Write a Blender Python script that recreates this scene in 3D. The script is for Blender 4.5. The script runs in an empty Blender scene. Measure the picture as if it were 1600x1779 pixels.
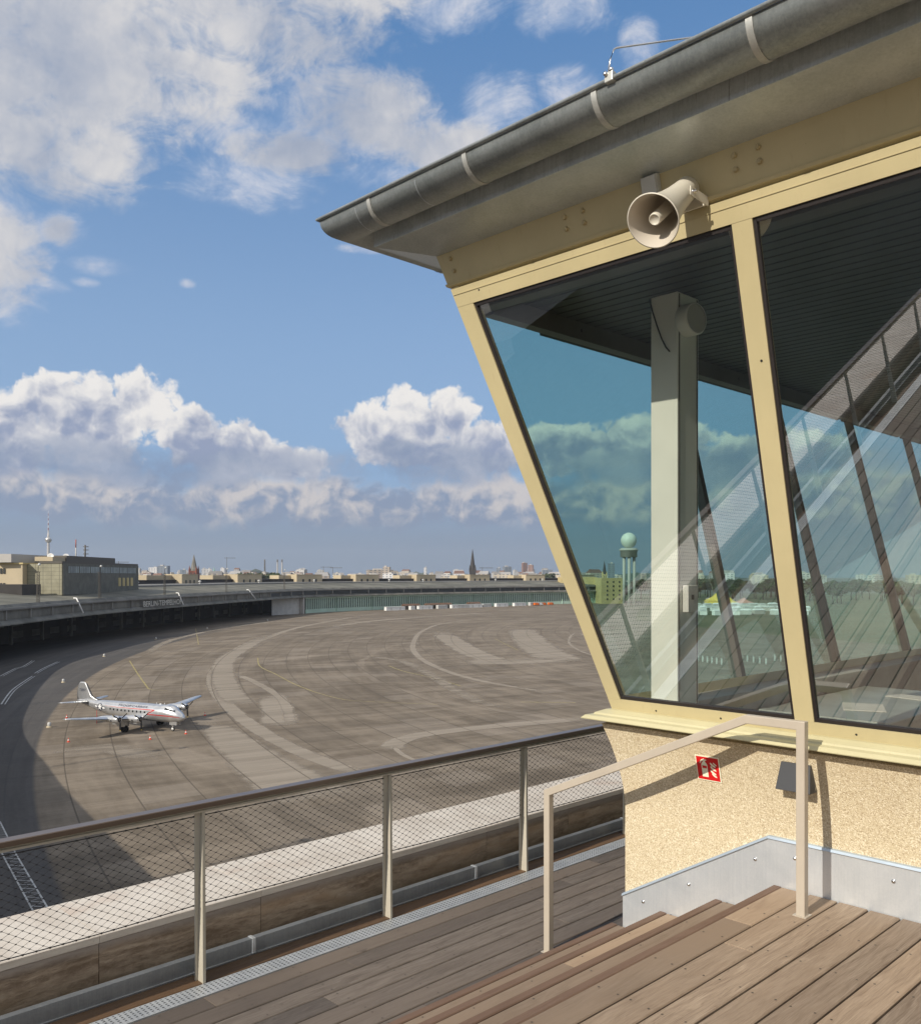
import bpy, math, random
from mathutils import Vector, Matrix
R = math.radians
rnd = random.Random(7)
sc = bpy.context.scene

# ------------------------------------------------------------------ frame of reference
# world: Y runs along the terrace railing, X along the front of the glazed cabin, z=0 the upper deck.
YAW = R(45.6); S, C = math.sin(YAW), math.cos(YAW)
CAMZ = 1.7
G = -28.5                       # apron level
FPX = 1565.0                    # focal length of the photograph in its own pixels
def W(lat, d, z=G):             # metres to the right / ahead of the viewer -> world
    return Vector((-S*d + C*lat, C*d + S*lat, z))
def LD(px, py, h=0.0):          # spot at height h over the apron as surveyed from the photo -> (lat, depth)
    d = FPX*(CAMZ-G-h)/(py-1000.0)
    return ((px-800)/FPX*d, d)

# ------------------------------------------------------------------ camera
cam_d = bpy.data.cameras.new('camera'); cam = bpy.data.objects.new('camera', cam_d)
sc.collection.objects.link(cam); sc.camera = cam
cam.location = (0, 0, CAMZ); cam.rotation_euler = (R(90), 0, YAW)
cam_d.sensor_fit = 'HORIZONTAL'; cam_d.sensor_width = 36; cam_d.lens = FPX/1600*36
cam_d.shift_y = (1000-889.5)/1600
cam_d.clip_start = 0.05; cam_d.clip_end = 60000

# ------------------------------------------------------------------ exposure
sc.view_settings.view_transform = 'Standard'; sc.view_settings.look = 'None'
EXPO = 0.25
sc.view_settings.exposure = EXPO; sc.view_settings.gamma = 1.0
sc.view_settings.use_curve_mapping = False
sc.cycles.max_bounces = 8; sc.cycles.transparent_max_bounces = 16
sc.cycles.glossy_bounces = 4; sc.cycles.diffuse_bounces = 3
sc.cycles.use_denoising = True

# ------------------------------------------------------------------ sun
SUN_EL = R(32)
tv = Vector((-0.05*math.cos(SUN_EL), math.cos(SUN_EL), -math.sin(SUN_EL))).normalized()
sun_d = bpy.data.lights.new('sun', 'SUN'); sun = bpy.data.objects.new('sun', sun_d)
sc.collection.objects.link(sun)
sun_d.energy = 3.9; sun_d.angle = R(0.5); sun_d.color = (1.0, 0.92, 0.80)
sun.rotation_euler = tv.to_track_quat('-Z', 'Y').to_euler(); sun.location = (0, -20, 30)

# ------------------------------------------------------------------ node expression helper
class E:
    def __init__(s, nt, sock): s.nt, s.s = nt, sock
    def _m(s, op, *a, clamp=False):
        n = s.nt.nodes.new('ShaderNodeMath'); n.operation = op; n.use_clamp = clamp
        for i, x in enumerate((s,)+a):
            if isinstance(x, E): s.nt.links.new(x.s, n.inputs[i])
            else: n.inputs[i].default_value = float(x)
        return E(s.nt, n.outputs[0])
    def __add__(s, o): return s._m('ADD', o)
    __radd__ = __add__
    def __sub__(s, o): return s._m('SUBTRACT', o)
    def __rsub__(s, o): return (s*-1.0)+o
    def __mul__(s, o): return s._m('MULTIPLY', o)
    __rmul__ = __mul__
    def __truediv__(s, o): return s._m('DIVIDE', o)
    def __neg__(s): return s*-1.0
    def mx(s, o): return s._m('MAXIMUM', o)
    def mn(s, o): return s._m('MINIMUM', o)
    def pw(s, o): return s._m('POWER', o)
    def ab(s): return s._m('ABSOLUTE')
    def clamp(s): return s._m('ADD', 0.0, clamp=True)
    def lt(s, o): return s._m('LESS_THAN', o)
    def gt(s, o): return s._m('GREATER_THAN', o)
    def fl(s): return s._m('FLOOR')
    def fr(s): return s._m('FRACT')
    def at2(s, o): return s._m('ARCTAN2', o)
    def sq(s): return s._m('SQRT')
    def ss(s, a, b, lo=0.0, hi=1.0):
        n = s.nt.nodes.new('ShaderNodeMapRange'); n.interpolation_type = 'SMOOTHSTEP'
        s.nt.links.new(s.s, n.inputs[0])
        for i, v in enumerate((a, b, lo, hi)): n.inputs[i+1].default_value = v
        return E(s.nt, n.outputs[0])
def sep(nt, sock):
    n = nt.nodes.new('ShaderNodeSeparateXYZ'); nt.links.new(sock, n.inputs[0])
    return [E(nt, n.outputs[i]) for i in range(3)]
def comb(nt, x, y, z=0.0):
    n = nt.nodes.new('ShaderNodeCombineXYZ')
    for i, v in enumerate((x, y, z)):
        if isinstance(v, E): nt.links.new(v.s, n.inputs[i])
        else: n.inputs[i].default_value = v
    return n.outputs[0]
def noise(nt, vec, scale=1.0, detail=4, rough=0.5, dist=0.0, col=False):
    n = nt.nodes.new('ShaderNodeTexNoise'); nt.links.new(vec, n.inputs['Vector'])
    n.inputs['Scale'].default_value = scale; n.inputs['Detail'].default_value = detail
    n.inputs['Roughness'].default_value = rough; n.inputs['Distortion'].default_value = dist
    return n.outputs['Color'] if col else E(nt, n.outputs[0])
def voro(nt, vec, scale=1.0, detail=0.0, rough=0.5, feat='F1', out='Distance', rand=1.0):
    n = nt.nodes.new('ShaderNodeTexVoronoi'); n.feature = feat; nt.links.new(vec, n.inputs['Vector'])
    n.inputs['Scale'].default_value = scale
    n.inputs['Detail'].default_value = detail; n.inputs['Roughness'].default_value = rough
    n.inputs['Randomness'].default_value = rand
    return n.outputs[out] if out == 'Color' else E(nt, n.outputs[out])
def mix(nt, f, a, b, mode='MIX'):
    n = nt.nodes.new('ShaderNodeMix'); n.data_type = 'RGBA'; n.blend_type = mode
    n.clamp_factor = True
    fi, ai, bi = n.inputs[0], n.inputs[6], n.inputs[7]
    if isinstance(f, E): nt.links.new(f.s, fi)
    else: fi.default_value = f
    for x, i in ((a, ai), (b, bi)):
        if isinstance(x, (tuple, list)): i.default_value = (*x[:3], 1)
        elif isinstance(x, E): nt.links.new(x.s, i)
        else: nt.links.new(x, i)
    return n.outputs[2]
def lin(r, g, b):
    f = lambda c: (c/255/12.92 if c/255 <= .04045 else ((c/255+.055)/1.055)**2.4)
    return (f(r), f(g), f(b))

# ------------------------------------------------------------------ world: sky with clouds, laid out by compass bearing and elevation
def build_world():
    w = bpy.data.worlds.new('World'); sc.world = w; w.use_nodes = True
    nt = w.node_tree; nt.nodes.clear()
    out = nt.nodes.new('ShaderNodeOutputWorld'); bg = nt.nodes.new('ShaderNodeBackground')
    nt.links.new(bg.outputs[0], out.inputs[0]); bg.inputs[1].default_value = 0.1
    sky = nt.nodes.new('ShaderNodeTexSky'); sky.sky_type = 'NISHITA'; sky.sun_disc = False
    sky.sun_elevation = SUN_EL; sky.sun_rotation = math.pi; sky.air_density = 1.0
    sky.dust_density = 0.6; sky.ozone_density = 2.0; sky.altitude = 100
    tc = nt.nodes.new('ShaderNodeTexCoord')
    x, y, z = sep(nt, tc.outputs['Generated'])
    ahead = y*C - x*S; right = x*C + y*S
    az = right.at2(ahead)*57.2958
    el = z.at2((ahead*ahead+right*right).sq())*57.2958
    def AE(px, py):
        dx = px-800
        return (math.degrees(math.atan2(dx, FPX)), math.degrees(math.atan2(1000-py, math.hypot(FPX, dx))))
    def ell(px, py, rx, ry):
        a0, e0 = AE(px, py)
        ra = rx/FPX*57.3*math.cos(R(a0))**2; re = ry/FPX*57.3*math.cos(R(a0))
        u = (az-a0)*(1/ra); v = (el-e0)*(1/re)
        return (1.0-u*u-v*v).mx(-2.0)
    def union(lst):
        m = ell(*lst[0])
        for q in lst[1:]: m = m.mx(ell(*q))
        return m
    # warp of the coordinates shared by all layers
    p = comb(nt, az, el, 0.0)
    w1 = noise(nt, p, 0.35, 3, 0.5, col=True)
    sx = nt.nodes.new('ShaderNodeVectorMath'); sx.operation = 'SUBTRACT'; nt.links.new(w1, sx.inputs[0]); sx.inputs[1].default_value = (.5, .5, .5)
    sm = nt.nodes.new('ShaderNodeVectorMath'); sm.operation = 'MULTIPLY_ADD'; nt.links.new(sx.outputs[0], sm.inputs[0]); sm.inputs[1].default_value = (2.2, 1.6, 0); nt.links.new(p, sm.inputs[2])
    q = sm.outputs[0]
    def shift(vec, dx, dy):
        n = nt.nodes.new('ShaderNodeVectorMath'); n.operation = 'ADD'; nt.links.new(vec, n.inputs[0]); n.inputs[1].default_value = (dx, dy, 0); return n.outputs[0]
    def billow(vec):
        v1 = voro(nt, vec, 0.55, 4.0, 0.52)
        n1 = noise(nt, vec, 0.5, 8, 0.58)
        return (0.62-v1)*0.95 + (n1-0.5)*1.5
    b0 = billow(q); b1 = billow(shift(q, -0.30, 0.42))
    relief = b0-b1
    soft = noise(nt, q, 0.30, 9, 0.62)
    big = noise(nt, shift(p, 31, 7), 0.11, 4, 0.5)
    # layer 1: heaped clouds low over the city
    heap = union([(742, 745, 52, 52), (760, 785, 150, 40), (150, 735, 150, 100), (250, 700, 85, 72), (10, 760, 110, 110), (75, 690, 75, 52), (390, 775, 120, 66), (330, 745, 80, 52),
                  (500, 805, 90, 44), (668, 752, 98, 74), (705, 715, 62, 52), (785, 722, 58, 60), (850, 775, 110, 62), (960, 780, 120, 60), (1130, 770, 160, 60),
                  (1350, 790, 180, 60), (-220, 760, 220, 90)])
    fineb = voro(nt, q, 1.5, 3.0, 0.5)
    hd = heap*0.95 + b0*0.52 + (0.5-fineb)*0.22 + 0.02
    e_cut = AE(400, 836)[1]
    cut = (el + (soft-0.5)*2.4).ss(e_cut-0.45, e_cut+0.55)
    ha = hd.ss(-0.03, 0.24)*cut
    bodyn = noise(nt, q, 0.22, 5, 0.55)
    bodyn2 = noise(nt, shift(q, 0.5, -0.7), 0.22, 5, 0.55)
    rel_h = (el - e_cut)*(1/6.0)
    edge_l = hd.ss(0.05, 0.75, 1.0, 0.0)
    hb = rel_h*0.82 + edge_l*0.34 + relief*0.50 + (bodyn-bodyn2)*2.0 + (bodyn-0.5)*0.8 - 0.12
    hb = hb.ss(-0.05, 0.92)
    # layer 2: row of smaller clouds under it
    e2 = AE(500, 872)[1]
    row_m = 1.0 - ((el-e2)*(1/2.0))*((el-e2)*(1/2.0))
    rn = noise(nt, shift(q, 11, 3), 0.16, 3, 0.5)
    rd = row_m*0.62 + (b1)*0.42 + (rn-0.5)*1.0 + 0.10
    ra_ = rd.ss(0.0, 0.42)*0.85
    rb = ((el-e2)*0.22 + 0.10 + relief*0.9 + (rn-0.5)*2.6 + (bodyn-bodyn2)*2.0 + 0.34).ss(0.0, 1.0)
    bankm = union([(230, 806, 430, 46), (760, 808, 240, 46), (690, 782, 70, 26), (-300, 800, 300, 60), (1200, 812, 400, 40)])
    ba = (bankm*0.85 + (bodyn-0.5)*2.6 + (soft-0.5)*1.2).ss(0.05, 0.85)*0.9
    # layer 3: broad soft sheet overhead
    over = union([(640, 195, 150, 62), (740, 250, 130, 42), (500, 262, 130, 34), (10, 440, 78, 80), (105, 402, 36, 26), (110, 60, 400, 170), (30, 190, 250, 130), (170, 260, 110, 60), (420, 20, 250, 70), (560, -30, 180, 60), (-250, 100, 400, 220)])
    wisp = noise(nt, comb(nt, az*0.20+el*0.05, el*0.34-az*0.06, 5.0), 1.0, 10, 0.66, 0.9)
    od = over*0.70 + (soft-0.5)*1.4 + (wisp-0.5)*1.9 + b0*0.05
    oa = od.ss(-0.25, 0.62)
    ob = ((big-0.5)*2.4 + (soft-0.45)*1.1 + relief*0.22 + 0.40 - od*0.06).ss(-0.35, 1.25)
    thin = union([(600, 200, 190, 70), (700, 240, 190, 60), (430, 235, 170, 50), (430, 310, 130, 50), (720, 300, 150, 35), (790, 5, 110, 45), (980, 10, 95, 40),
                  (1110, 85, 35, 50), (990, 150, 60, 35), (860, 180, 80, 50), (15, 440, 90, 110), (5, 380, 65, 65), (100, 400, 60, 36), (175, 462, 62, 20), (40, 490, 80, 25),
                  (630, 432, 45, 9), (325, 492, 16, 9), (150, 490, 30, 10), (1500, 60, 300, 60)])
    td = thin*0.66 + (soft-0.5)*1.0 + (wisp-0.5)*2.0 + b0*0.08 + 0.10
    ta = td.ss(-0.08, 0.95)*0.86
    tb = ((wisp-0.5)*0.8 + (soft-0.5)*1.2 + td*0.45 + relief*0.3 + 0.16).ss(-0.1, 1.05)
    def K(r, g, b, k=1.0):
        c = lin(r, g, b); return tuple(v*10*k/2**EXPO for v in c)
    base = mix(nt, 1.0, sky.outputs[0], (0.92, 1.04, 1.12), 'MULTIPLY')
    base = mix(nt, 0.75, base, mix(nt, el.ss(10.0, 36.0), K(140, 171, 210), K(88, 136, 190)))
    low = el.ss(2.0, 20.0, 1.0, 0.0)
    base = mix(nt, low*0.75, base, K(142, 173, 210))
    veil = el.ss(1.5, 7.0, 1.0, 0.0)
    base = mix(nt, veil*0.92, base, K(134, 151, 174))
    # bright cloud added behind and above the viewer, out of view, as neutral fill
    away = (az.ab().ss(38.0, 62.0)).mx(el.ss(38.0, 52.0))
    bc = noise(nt, comb(nt, x*2.2, y*2.2, z*3.5), 1.0, 6, 0.6)
    base = mix(nt, away*bc.ss(.40, .56)*(el.ss(-1.0, 4.0))*0.95, base, mix(nt, bc.ss(.45, .7), K(205, 204, 206, 1.12), K(248, 242, 232, 1.35)))
    c = mix(nt, ta, base, mix(nt, tb, K(158, 178, 210), K(218, 219, 226)))
    c = mix(nt, oa, c, mix(nt, ob, K(158, 169, 190), K(226, 223, 221)))
    c = mix(nt, ra_, c, mix(nt, rb, K(136, 150, 176), K(214, 206, 202)))
    c = mix(nt, ha, c, mix(nt, hb, K(148, 160, 188), K(240, 237, 234)))
    c = mix(nt, ba, c, mix(nt, bodyn.ss(.35, .7), K(128, 146, 176), K(172, 180, 198)))
    c = mix(nt, el.ss(0.0, 4.6, 0.93, 0.0), c, K(132, 148, 169))
    below = el.ss(-2.0, 0.0, 1.0, 0.0)
    c = mix(nt, below, c, K(90, 88, 84))
    nt.links.new(c, bg.inputs[0])
    w.cycles.sampling_method = 'MANUAL'; w.cycles.sample_map_resolution = 512
build_world()

# ------------------------------------------------------------------ materials
def newmat(name):
    m = bpy.data.materials.new(name); m.use_nodes = True
    nt = m.node_tree; b = nt.nodes['Principled BSDF']
    return m, nt, b
def setc(nt, b, col, rough=0.6, metal=0.0, bump=None, bs=0.3, bd=0.01, spec=None):
    if isinstance(col, (tuple, list)): b.inputs['Base Color'].default_value = (*col[:3], 1)
    else: nt.links.new(col, b.inputs['Base Color'])
    if isinstance(rough, E): nt.links.new(rough.s, b.inputs['Roughness'])
    else: b.inputs['Roughness'].default_value = rough
    b.inputs['Metallic'].default_value = metal
    if spec is not None: b.inputs['Specular IOR Level'].default_value = spec
    if bump is not None:
        n = nt.nodes.new('ShaderNodeBump'); n.inputs['Strength'].default_value = bs; n.inputs['Distance'].default_value = bd
        nt.links.new(bump.s, n.inputs['Height']); nt.links.new(n.outputs[0], b.inputs['Normal'])
def ocoord(nt, sc_=(1, 1, 1), gen='Object'):
    tc = nt.nodes.new('ShaderNodeTexCoord'); mp = nt.nodes.new('ShaderNodeMapping')
    nt.links.new(tc.outputs[gen], mp.inputs[0]); mp.inputs['Scale'].default_value = sc_
    return mp.outputs[0]
def wcoord(nt, sc_=(1, 1, 1)):
    g = nt.nodes.new('ShaderNodeNewGeometry'); mp = nt.nodes.new('ShaderNodeMapping')
    nt.links.new(g.outputs['Position'], mp.inputs[0]); mp.inputs['Scale'].default_value = sc_
    return mp.outputs[0]
def island(nt):
    g = nt.nodes.new('ShaderNodeNewGeometry'); return E(nt, g.outputs['Random Per Island'])
def paint(name, col, rough=0.5, var=0.12, scale=3.0, metal=0.0, bump=0.0, bscale=30.0):
    m, nt, b = newmat(name); p = wcoord(nt)
    n = noise(nt, p, scale, 5, 0.6)
    dark = tuple(c*(1-var) for c in col); lite = tuple(min(1, c*(1+var)) for c in col)
    cc = mix(nt, n.ss(.3, .7), dark, lite)
    bm = noise(nt, p, bscale, 3, .6) if bump else None
    setc(nt, b, cc, rough, metal, bm, bump, 0.004)
    return m
M = {}
def mats():
    # weathered hardwood boards, grain along Y
    def wood(name, c1, c2, c3, rough=0.75):
        m, nt, b = newmat(name)
        isl = island(nt)
        g = nt.nodes.new('ShaderNodeNewGeometry')
        X, Y, Z = sep(nt, g.outputs['Position'])
        swirl = noise(nt, comb(nt, X*7.0, Y*1.6, isl*60.0), 1.0, 3, .5)
        v = comb(nt, X*38.0+swirl*7.0, Y*2.4 + isl*37.0, Z*20+isl*91.0)
        grain = noise(nt, v, 1.0, 8, 0.66, 0.7)
        fine = noise(nt, comb(nt, X*260.0, Y*7.0+isl*11.0, isl*50), 1.0, 4, 0.7)
        blot = noise(nt, comb(nt, X*3.0, Y*1.1, isl*23.0), 1.0, 5, 0.6)
        stain = noise(nt, comb(nt, X*0.9, Y*0.6, 4.0), 1.0, 5, 0.6)
        f = ((grain-0.5)*1.5 + (fine-0.5)*1.5 + 0.5).clamp()
        c = mix(nt, f, c1, c2)
        c = mix(nt, (isl*0.9 - 0.1 + (blot-0.5)*1.8).clamp(), c, c3)
        c = mix(nt, 1.0, c, mix(nt, (isl*7.31).fr(), (.72, .71, .71), (1.18, 1.14, 1.08)), 'MULTIPLY')
        c = mix(nt, stain.ss(.5, .78)*0.38, c, tuple(k*0.62 for k in c1))
        spot = noise(nt, comb(nt, X*9.0, Y*6.0, 3.0), 1.0, 3, 0.5).ss(0.68, 0.76)
        c = mix(nt, spot*0.4, c, tuple(k*0.5 for k in c1))
        setc(nt, b, c, rough, 0, grain*0.7+fine*0.5, 0.5, 0.003, spec=0.25)
        return m
    M['deck'] = wood('weathered hardwood', (.165, .118, .083), (.42, .34, .26), (.32, .24, .17))
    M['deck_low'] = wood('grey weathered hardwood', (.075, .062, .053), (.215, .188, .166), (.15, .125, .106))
    M['nosing'] = wood('brown stair nosing', (.13, .08, .056), (.28, .195, .145), (.19, .12, .085))
    M['board'] = wood('oiled edge board', (.070, .042, .025), (.21, .135, .080), (.13, .080, .046), 0.5)
    M['screw'] = paint('dark screw heads', (.05, .038, .03), 0.6)
    M['underdeck'] = paint('dark void under boards', (.02, .018, .016), 0.9)
    # travertine
    m, nt, b = newmat('stained travertine face'); g = nt.nodes.new('ShaderNodeNewGeometry')
    X, Y, Z = sep(nt, g.outputs['Position'])
    slab = (Y*(1/1.06)).fl()
    wv = noise(nt, comb(nt, X, Y*1.3+slab*7, Z*6.0), 1.0, 5, 0.6, 0.4)
    layers = noise(nt, comb(nt, X*2, Y*4.5+slab*13, Z*26.0 + wv*5.0), 1.0, 8, 0.74)
    grit = noise(nt, comb(nt, X*60, Y*40, Z*90.0), 1.0, 4, 0.7)
    c = mix(nt, (layers*.55+wv*.45).ss(.36, .60), (.17, .12, .08), (.45, .365, .275))
    c = mix(nt, wv.ss(.45, .66)*0.5, c, (.27, .165, .085))
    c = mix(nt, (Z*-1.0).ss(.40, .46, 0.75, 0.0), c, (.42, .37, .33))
    c = mix(nt, grit.ss(.60, .75)*0.5, c, (.06, .045, .03))
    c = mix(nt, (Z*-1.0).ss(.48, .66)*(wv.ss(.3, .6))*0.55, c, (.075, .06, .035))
    setc(nt, b, c, 0.85, 0, layers+grit*0.6, 0.5, 0.006); M['trav_face'] = m
    m, nt, b = newmat('travertine coping'); g = nt.nodes.new('ShaderNodeNewGeometry')
    X, Y, Z = sep(nt, g.outputs['Position']); slab = (Y*(1/1.06)).fl()
    n1 = noise(nt, comb(nt, X*2.0, Y*2.6+slab*9, Z*30), 1.0, 6, 0.65); n2 = noise(nt, comb(nt, X*9, Y*30, Z*30), 1.0, 5, 0.7)
    c = mix(nt, n1.ss(.3, .7), (.52, .465, .40), (.655, .605, .535))
    c = mix(nt, noise(nt, comb(nt, X*2.2, Y*1.6, slab), 1.0, 4, 0.6).ss(.55, .75)*0.55, c, (.50, .38, .30))
    c = mix(nt, n2.ss(.60, .74)*0.45, c, (.34, .29, .25))
    setc(nt, b, c, 0.8, 0, n2, 0.35, 0.004); M['coping'] = m
    # pebble-dash stucco
    m, nt, b = newmat('pebble-dash render'); p = wcoord(nt)
    v1 = voro(nt, p, 190.0); vc = voro(nt, p, 190.0, out='Color')
    cs = nt.nodes.new('ShaderNodeSeparateColor'); nt.links.new(vc, cs.inputs[0]); rv = E(nt, cs.outputs[0])
    n1 = noise(nt, p, 120.0, 4, 0.75); n2 = noise(nt, p, 1.6, 4, .6); n3 = noise(nt, p, 260.0, 2, .6)
    c = mix(nt, n1.ss(.30, .60), (.47, .378, .235), (.64, .55, .375))
    c = mix(nt, rv.ss(.80, .90)*0.55, c, (.30, .21, .125))
    c = mix(nt, rv.ss(.26, .10)*0.6, c, (.88, .80, .62))
    c = mix(nt, n2.ss(.45, .8)*0.25, c, (.50, .38, .24))
    X, Y, Z = sep(nt, p); drip = noise(nt, comb(nt, X*14, Y*14, Z*1.1), 1.0, 4, .6)
    c = mix(nt, drip.ss(.55, .75)*(Z.ss(.1, .75))*0.28, c, (.36, .27, .17))
    setc(nt, b, c, 0.9, 0, n1*0.8+(0.6-v1)*0.9+n3*.3, 0.55, 0.004); M['stucco'] = m
    # cream frame paint
    def cream(name, base, streak):
        m, nt, b = newmat(name); g = nt.nodes.new('ShaderNodeNewGeometry'); X, Y, Z = sep(nt, g.outputs['Position'])
        n1 = noise(nt, comb(nt, X*3, Y*3, Z*2), 1.0, 5, .6); st = noise(nt, comb(nt, X*28, Y*28, Z*1.2), 1.0, 4, .65)
        hair = noise(nt, comb(nt, X*5, Y*5, Z*70), 1.0, 3, .6)
        c = mix(nt, n1.ss(.3, .7), tuple(k*0.95 for k in base), tuple(k*1.04 for k in base))
        c = mix(nt, st.ss(.58, .78)*streak, c, (.36, .27, .15))
        chip = noise(nt, comb(nt, X*38, Y*38, Z*38), 1.0, 5, .7)
        c = mix(nt, chip.ss(.70, .74)*.45*n1.ss(.45, .6), c, (.20, .15, .09))
        setc(nt, b, c, 0.42, 0, hair*0.5+n1, 0.22, 0.003); return m
    M['cream'] = cream('cream painted steel', (.50, .43, .245), 0.30)
    M['cream_sill'] = cream('pale cream sill paint', (.50, .46, .28), 0.4)
    M['bolt'] = paint('cream painted bolt', (.42, .355, .20), 0.5)
    # zinc
    def zinc(name, c1, c2, rough, metal, streaks=0.0, grime=0.0):
        m, nt, b = newmat(name); g = nt.nodes.new('ShaderNodeNewGeometry'); X, Y, Z = sep(nt, g.outputs['Position'])
        n1 = noise(nt, comb(nt, X*4, Y*4, Z*4), 1.0, 6, .7, .5); n2 = noise(nt, comb(nt, X*70, Y*70, Z*3.0), 1.0, 4, .7)
        sp = noise(nt, comb(nt, X*90, Y*90, Z*90), 1.0, 3, .6)
        c = mix(nt, (n1*0.6+n2*0.35+sp*.25-.1).ss(.3, .7), c1, c2)
        c = mix(nt, n2.ss(.60, .70)*streaks, c, (.05, .055, .06))
        c = mix(nt, sp.ss(.70, .76)*grime, c, (.5, .5, .48))
        setc(nt, b, c, n1*0.25+(rough-.1), metal, n1+n2*.3, 0.12, 0.004); return m
    M['gutter'] = zinc('weathered zinc gutter', (.26, .285, .28), (.44, .465, .455), 0.42, 0.45, 0.06, 0.35)
    M['zinc_band'] = zinc('streaked zinc fascia', (.38, .43, .45), (.60, .65, .68), 0.45, 0.3, 0.5)
    M['soffit'] = zinc('zinc soffit sheet', (.42, .455, .44), (.58, .61, .59), 0.32, 0.45, 0.08, .25)
    M['strap'] = zinc('pale gutter strap', (.42, .43, .40), (.55, .55, .52), 0.45, 0.5)
    M['flash'] = zinc('bright zinc flashing', (.66, .71, .755), (.78, .82, .85), 0.30, 0.6)
    M['flash_edge'] = paint('folded zinc edge', (.42, .50, .58), 0.4, metal=.4)
    M['channel'] = zinc('dull zinc channel', (.24, .26, .28), (.34, .365, .385), 0.40, 0.6)
    M['steelshine'] = paint('stainless steel', (.62, .62, .62), 0.22, metal=1.0)
    M['handrail'] = paint('beige powder coat', (.45, .395, .32), 0.38, 0.04)
    M['post'] = paint('grey-beige powder coat', (.46, .425, .345), 0.4, 0.04)
    m, nt, b = newmat('bronze handrail'); setc(nt, b, (.105, .075, .055), 0.28, 0.0, noise(nt, wcoord(nt, (3, 3, 3)), 10, 3), .05, .002, spec=0.85); M['bronze'] = m
    M['wire'] = paint('dark steel cable', (.035, .03, .026), 0.5, metal=.3)
    # perforated drain grating
    m, nt, b = newmat('perforated drain cover'); g = nt.nodes.new('ShaderNodeNewGeometry'); X, Y, Z = sep(nt, g.outputs['Position'])
    fx = ((X+4.775)*(1/.0235)).fr(); fy = (Y*(1/.030)).fr()
    hole = fx.gt(.28)*fx.lt(.72)*fy.gt(.2)*fy.lt(.62)*(X.gt(-4.765))*(X.lt(-4.648))
    n1 = noise(nt, comb(nt, X*8, Y*5, 0), 1.0, 5, .6)
    c = mix(nt, n1.ss(.3, .7), (.42, .44, .45), (.54, .555, .555)); c = mix(nt, hole, c, (.02, .02, .025))
    setc(nt, b, c, 0.5, 0.35); M['grating'] = m
    # glass
    def glass(name, tint, ior):
        m, nt, b = newmat(name); nt.nodes.remove(b); out = nt.nodes['Material Output']
        t = nt.nodes.new('ShaderNodeBsdfTransparent'); t.inputs[0].default_value = (*tint, 1)
        gl = nt.nodes.new('ShaderNodeBsdfGlossy'); gl.inputs['Roughness'].default_value = 0.0; gl.inputs[0].default_value = (.97, .97, 1.0, 1)
        g = nt.nodes.new('ShaderNodeNewGeometry'); dt = nt.nodes.new('ShaderNodeVectorMath'); dt.operation = 'DOT_PRODUCT'
        nt.links.new(g.outputs['Normal'], dt.inputs[0]); nt.links.new(g.outputs['Incoming'], dt.inputs[1])
        f0 = ((ior-1)/(ior+1))**2; fr_ = (1.0-E(nt, dt.outputs['Value']).ab()).clamp().pw(5.0)*(1-f0)+f0
        mx = nt.nodes.new('ShaderNodeMixShader'); nt.links.new(fr_.s, mx.inputs[0]); nt.links.new(t.outputs[0], mx.inputs[1]); nt.links.new(gl.outputs[0], mx.inputs[2])
        nt.links.new(mx.outputs[0], out.inputs[0]); return m
    M['glass'] = glass('coated window glass', (.98, 1.0, .95), 3.7)
    M['glass_w'] = glass('green tinted window glass', (.63, .93, .88), 1.6)
    M['gasket'] = paint('black rubber gasket', (.018, .014, .014), 0.5)
    M['inner_white'] = paint('white painted column', (.88, .90, .84), 0.5, 0.03)
    m, nt, b = newmat('dark slatted ceiling'); setc(nt, b, mix(nt, noise(nt, wcoord(nt), 1.2, 4), (.050, .052, .042), (.085, .087, .070)), 0.5); M['ceil'] = m
    M['inner_frame'] = paint('grey-green inner frame', (.13, .12, .11), 0.5)
    M['inner_floor'] = paint('grey linoleum floor', (.12, .115, .11), 0.4)
    M['inner_wall'] = paint('light inner wall', (.42, .43, .40), 0.6)
    M['desk'] = paint('pale desk top', (.38, .43, .41), 0.35)
    M['paper'] = paint('white paper', (.75, .75, .72), 0.7)
    M['black'] = paint('black plastic', (.02, .02, .02), 0.4)
    M['spk'] = paint('ivory speaker plastic', (.63, .595, .50), 0.38, 0.03)
    M['spk_in'] = paint('cream horn lining', (.55, .50, .42), 0.45, 0.03)
    M['grey_box'] = paint('light grey plastic', (.50, .50, .46), 0.45, 0.03)
    M['red'] = paint('signal red', (.62, .012, .014), 0.35, 0.05)
    M['signwhite'] = paint('luminescent cream', (.86, .86, .66), 0.4, 0.03)
    m, nt, b = newmat('anthracite lamp body'); setc(nt, b, (.055, .058, .064), 0.45, 0.1, noise(nt, wcoord(nt), 400, 2), .25, .001); M['lamp'] = m
    # far buildings
    M['stone'] = paint('cream limestone', (.46, .385, .26), 0.8, 0.1, 0.05)
    M['stone2'] = paint('yellow limestone', (.52, .42, .20), 0.8, 0.1, 0.05)
    M['roofgrey'] = None
    m, nt, b = newmat('grey roofing felt'); p = wcoord(nt)
    n1 = noise(nt, p, .03, 6, .6); n2 = noise(nt, p, .4, 5, .6)
    c = mix(nt, (n1*.7+n2*.3).ss(.35, .65), (.125, .125, .118), (.215, .21, .195)); setc(nt, b, c, .9); M['roofgrey'] = m
    m, nt, b = newmat('mossy roofing felt'); p = wcoord(nt)
    c = mix(nt, (noise(nt, p, .05, 6, .6)).ss(.4, .6), (.10, .098, .076), (.165, .158, .125)); setc(nt, b, c, .9); M['roofmoss'] = m
    M['canopy'] = paint('grey canopy fascia', (.145, .14, .12), 0.8, 0.3, 0.15)
    M['canopy_edge'] = paint('pale canopy edge', (.22, .215, .20), 0.7, 0.2, 0.1)
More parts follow.
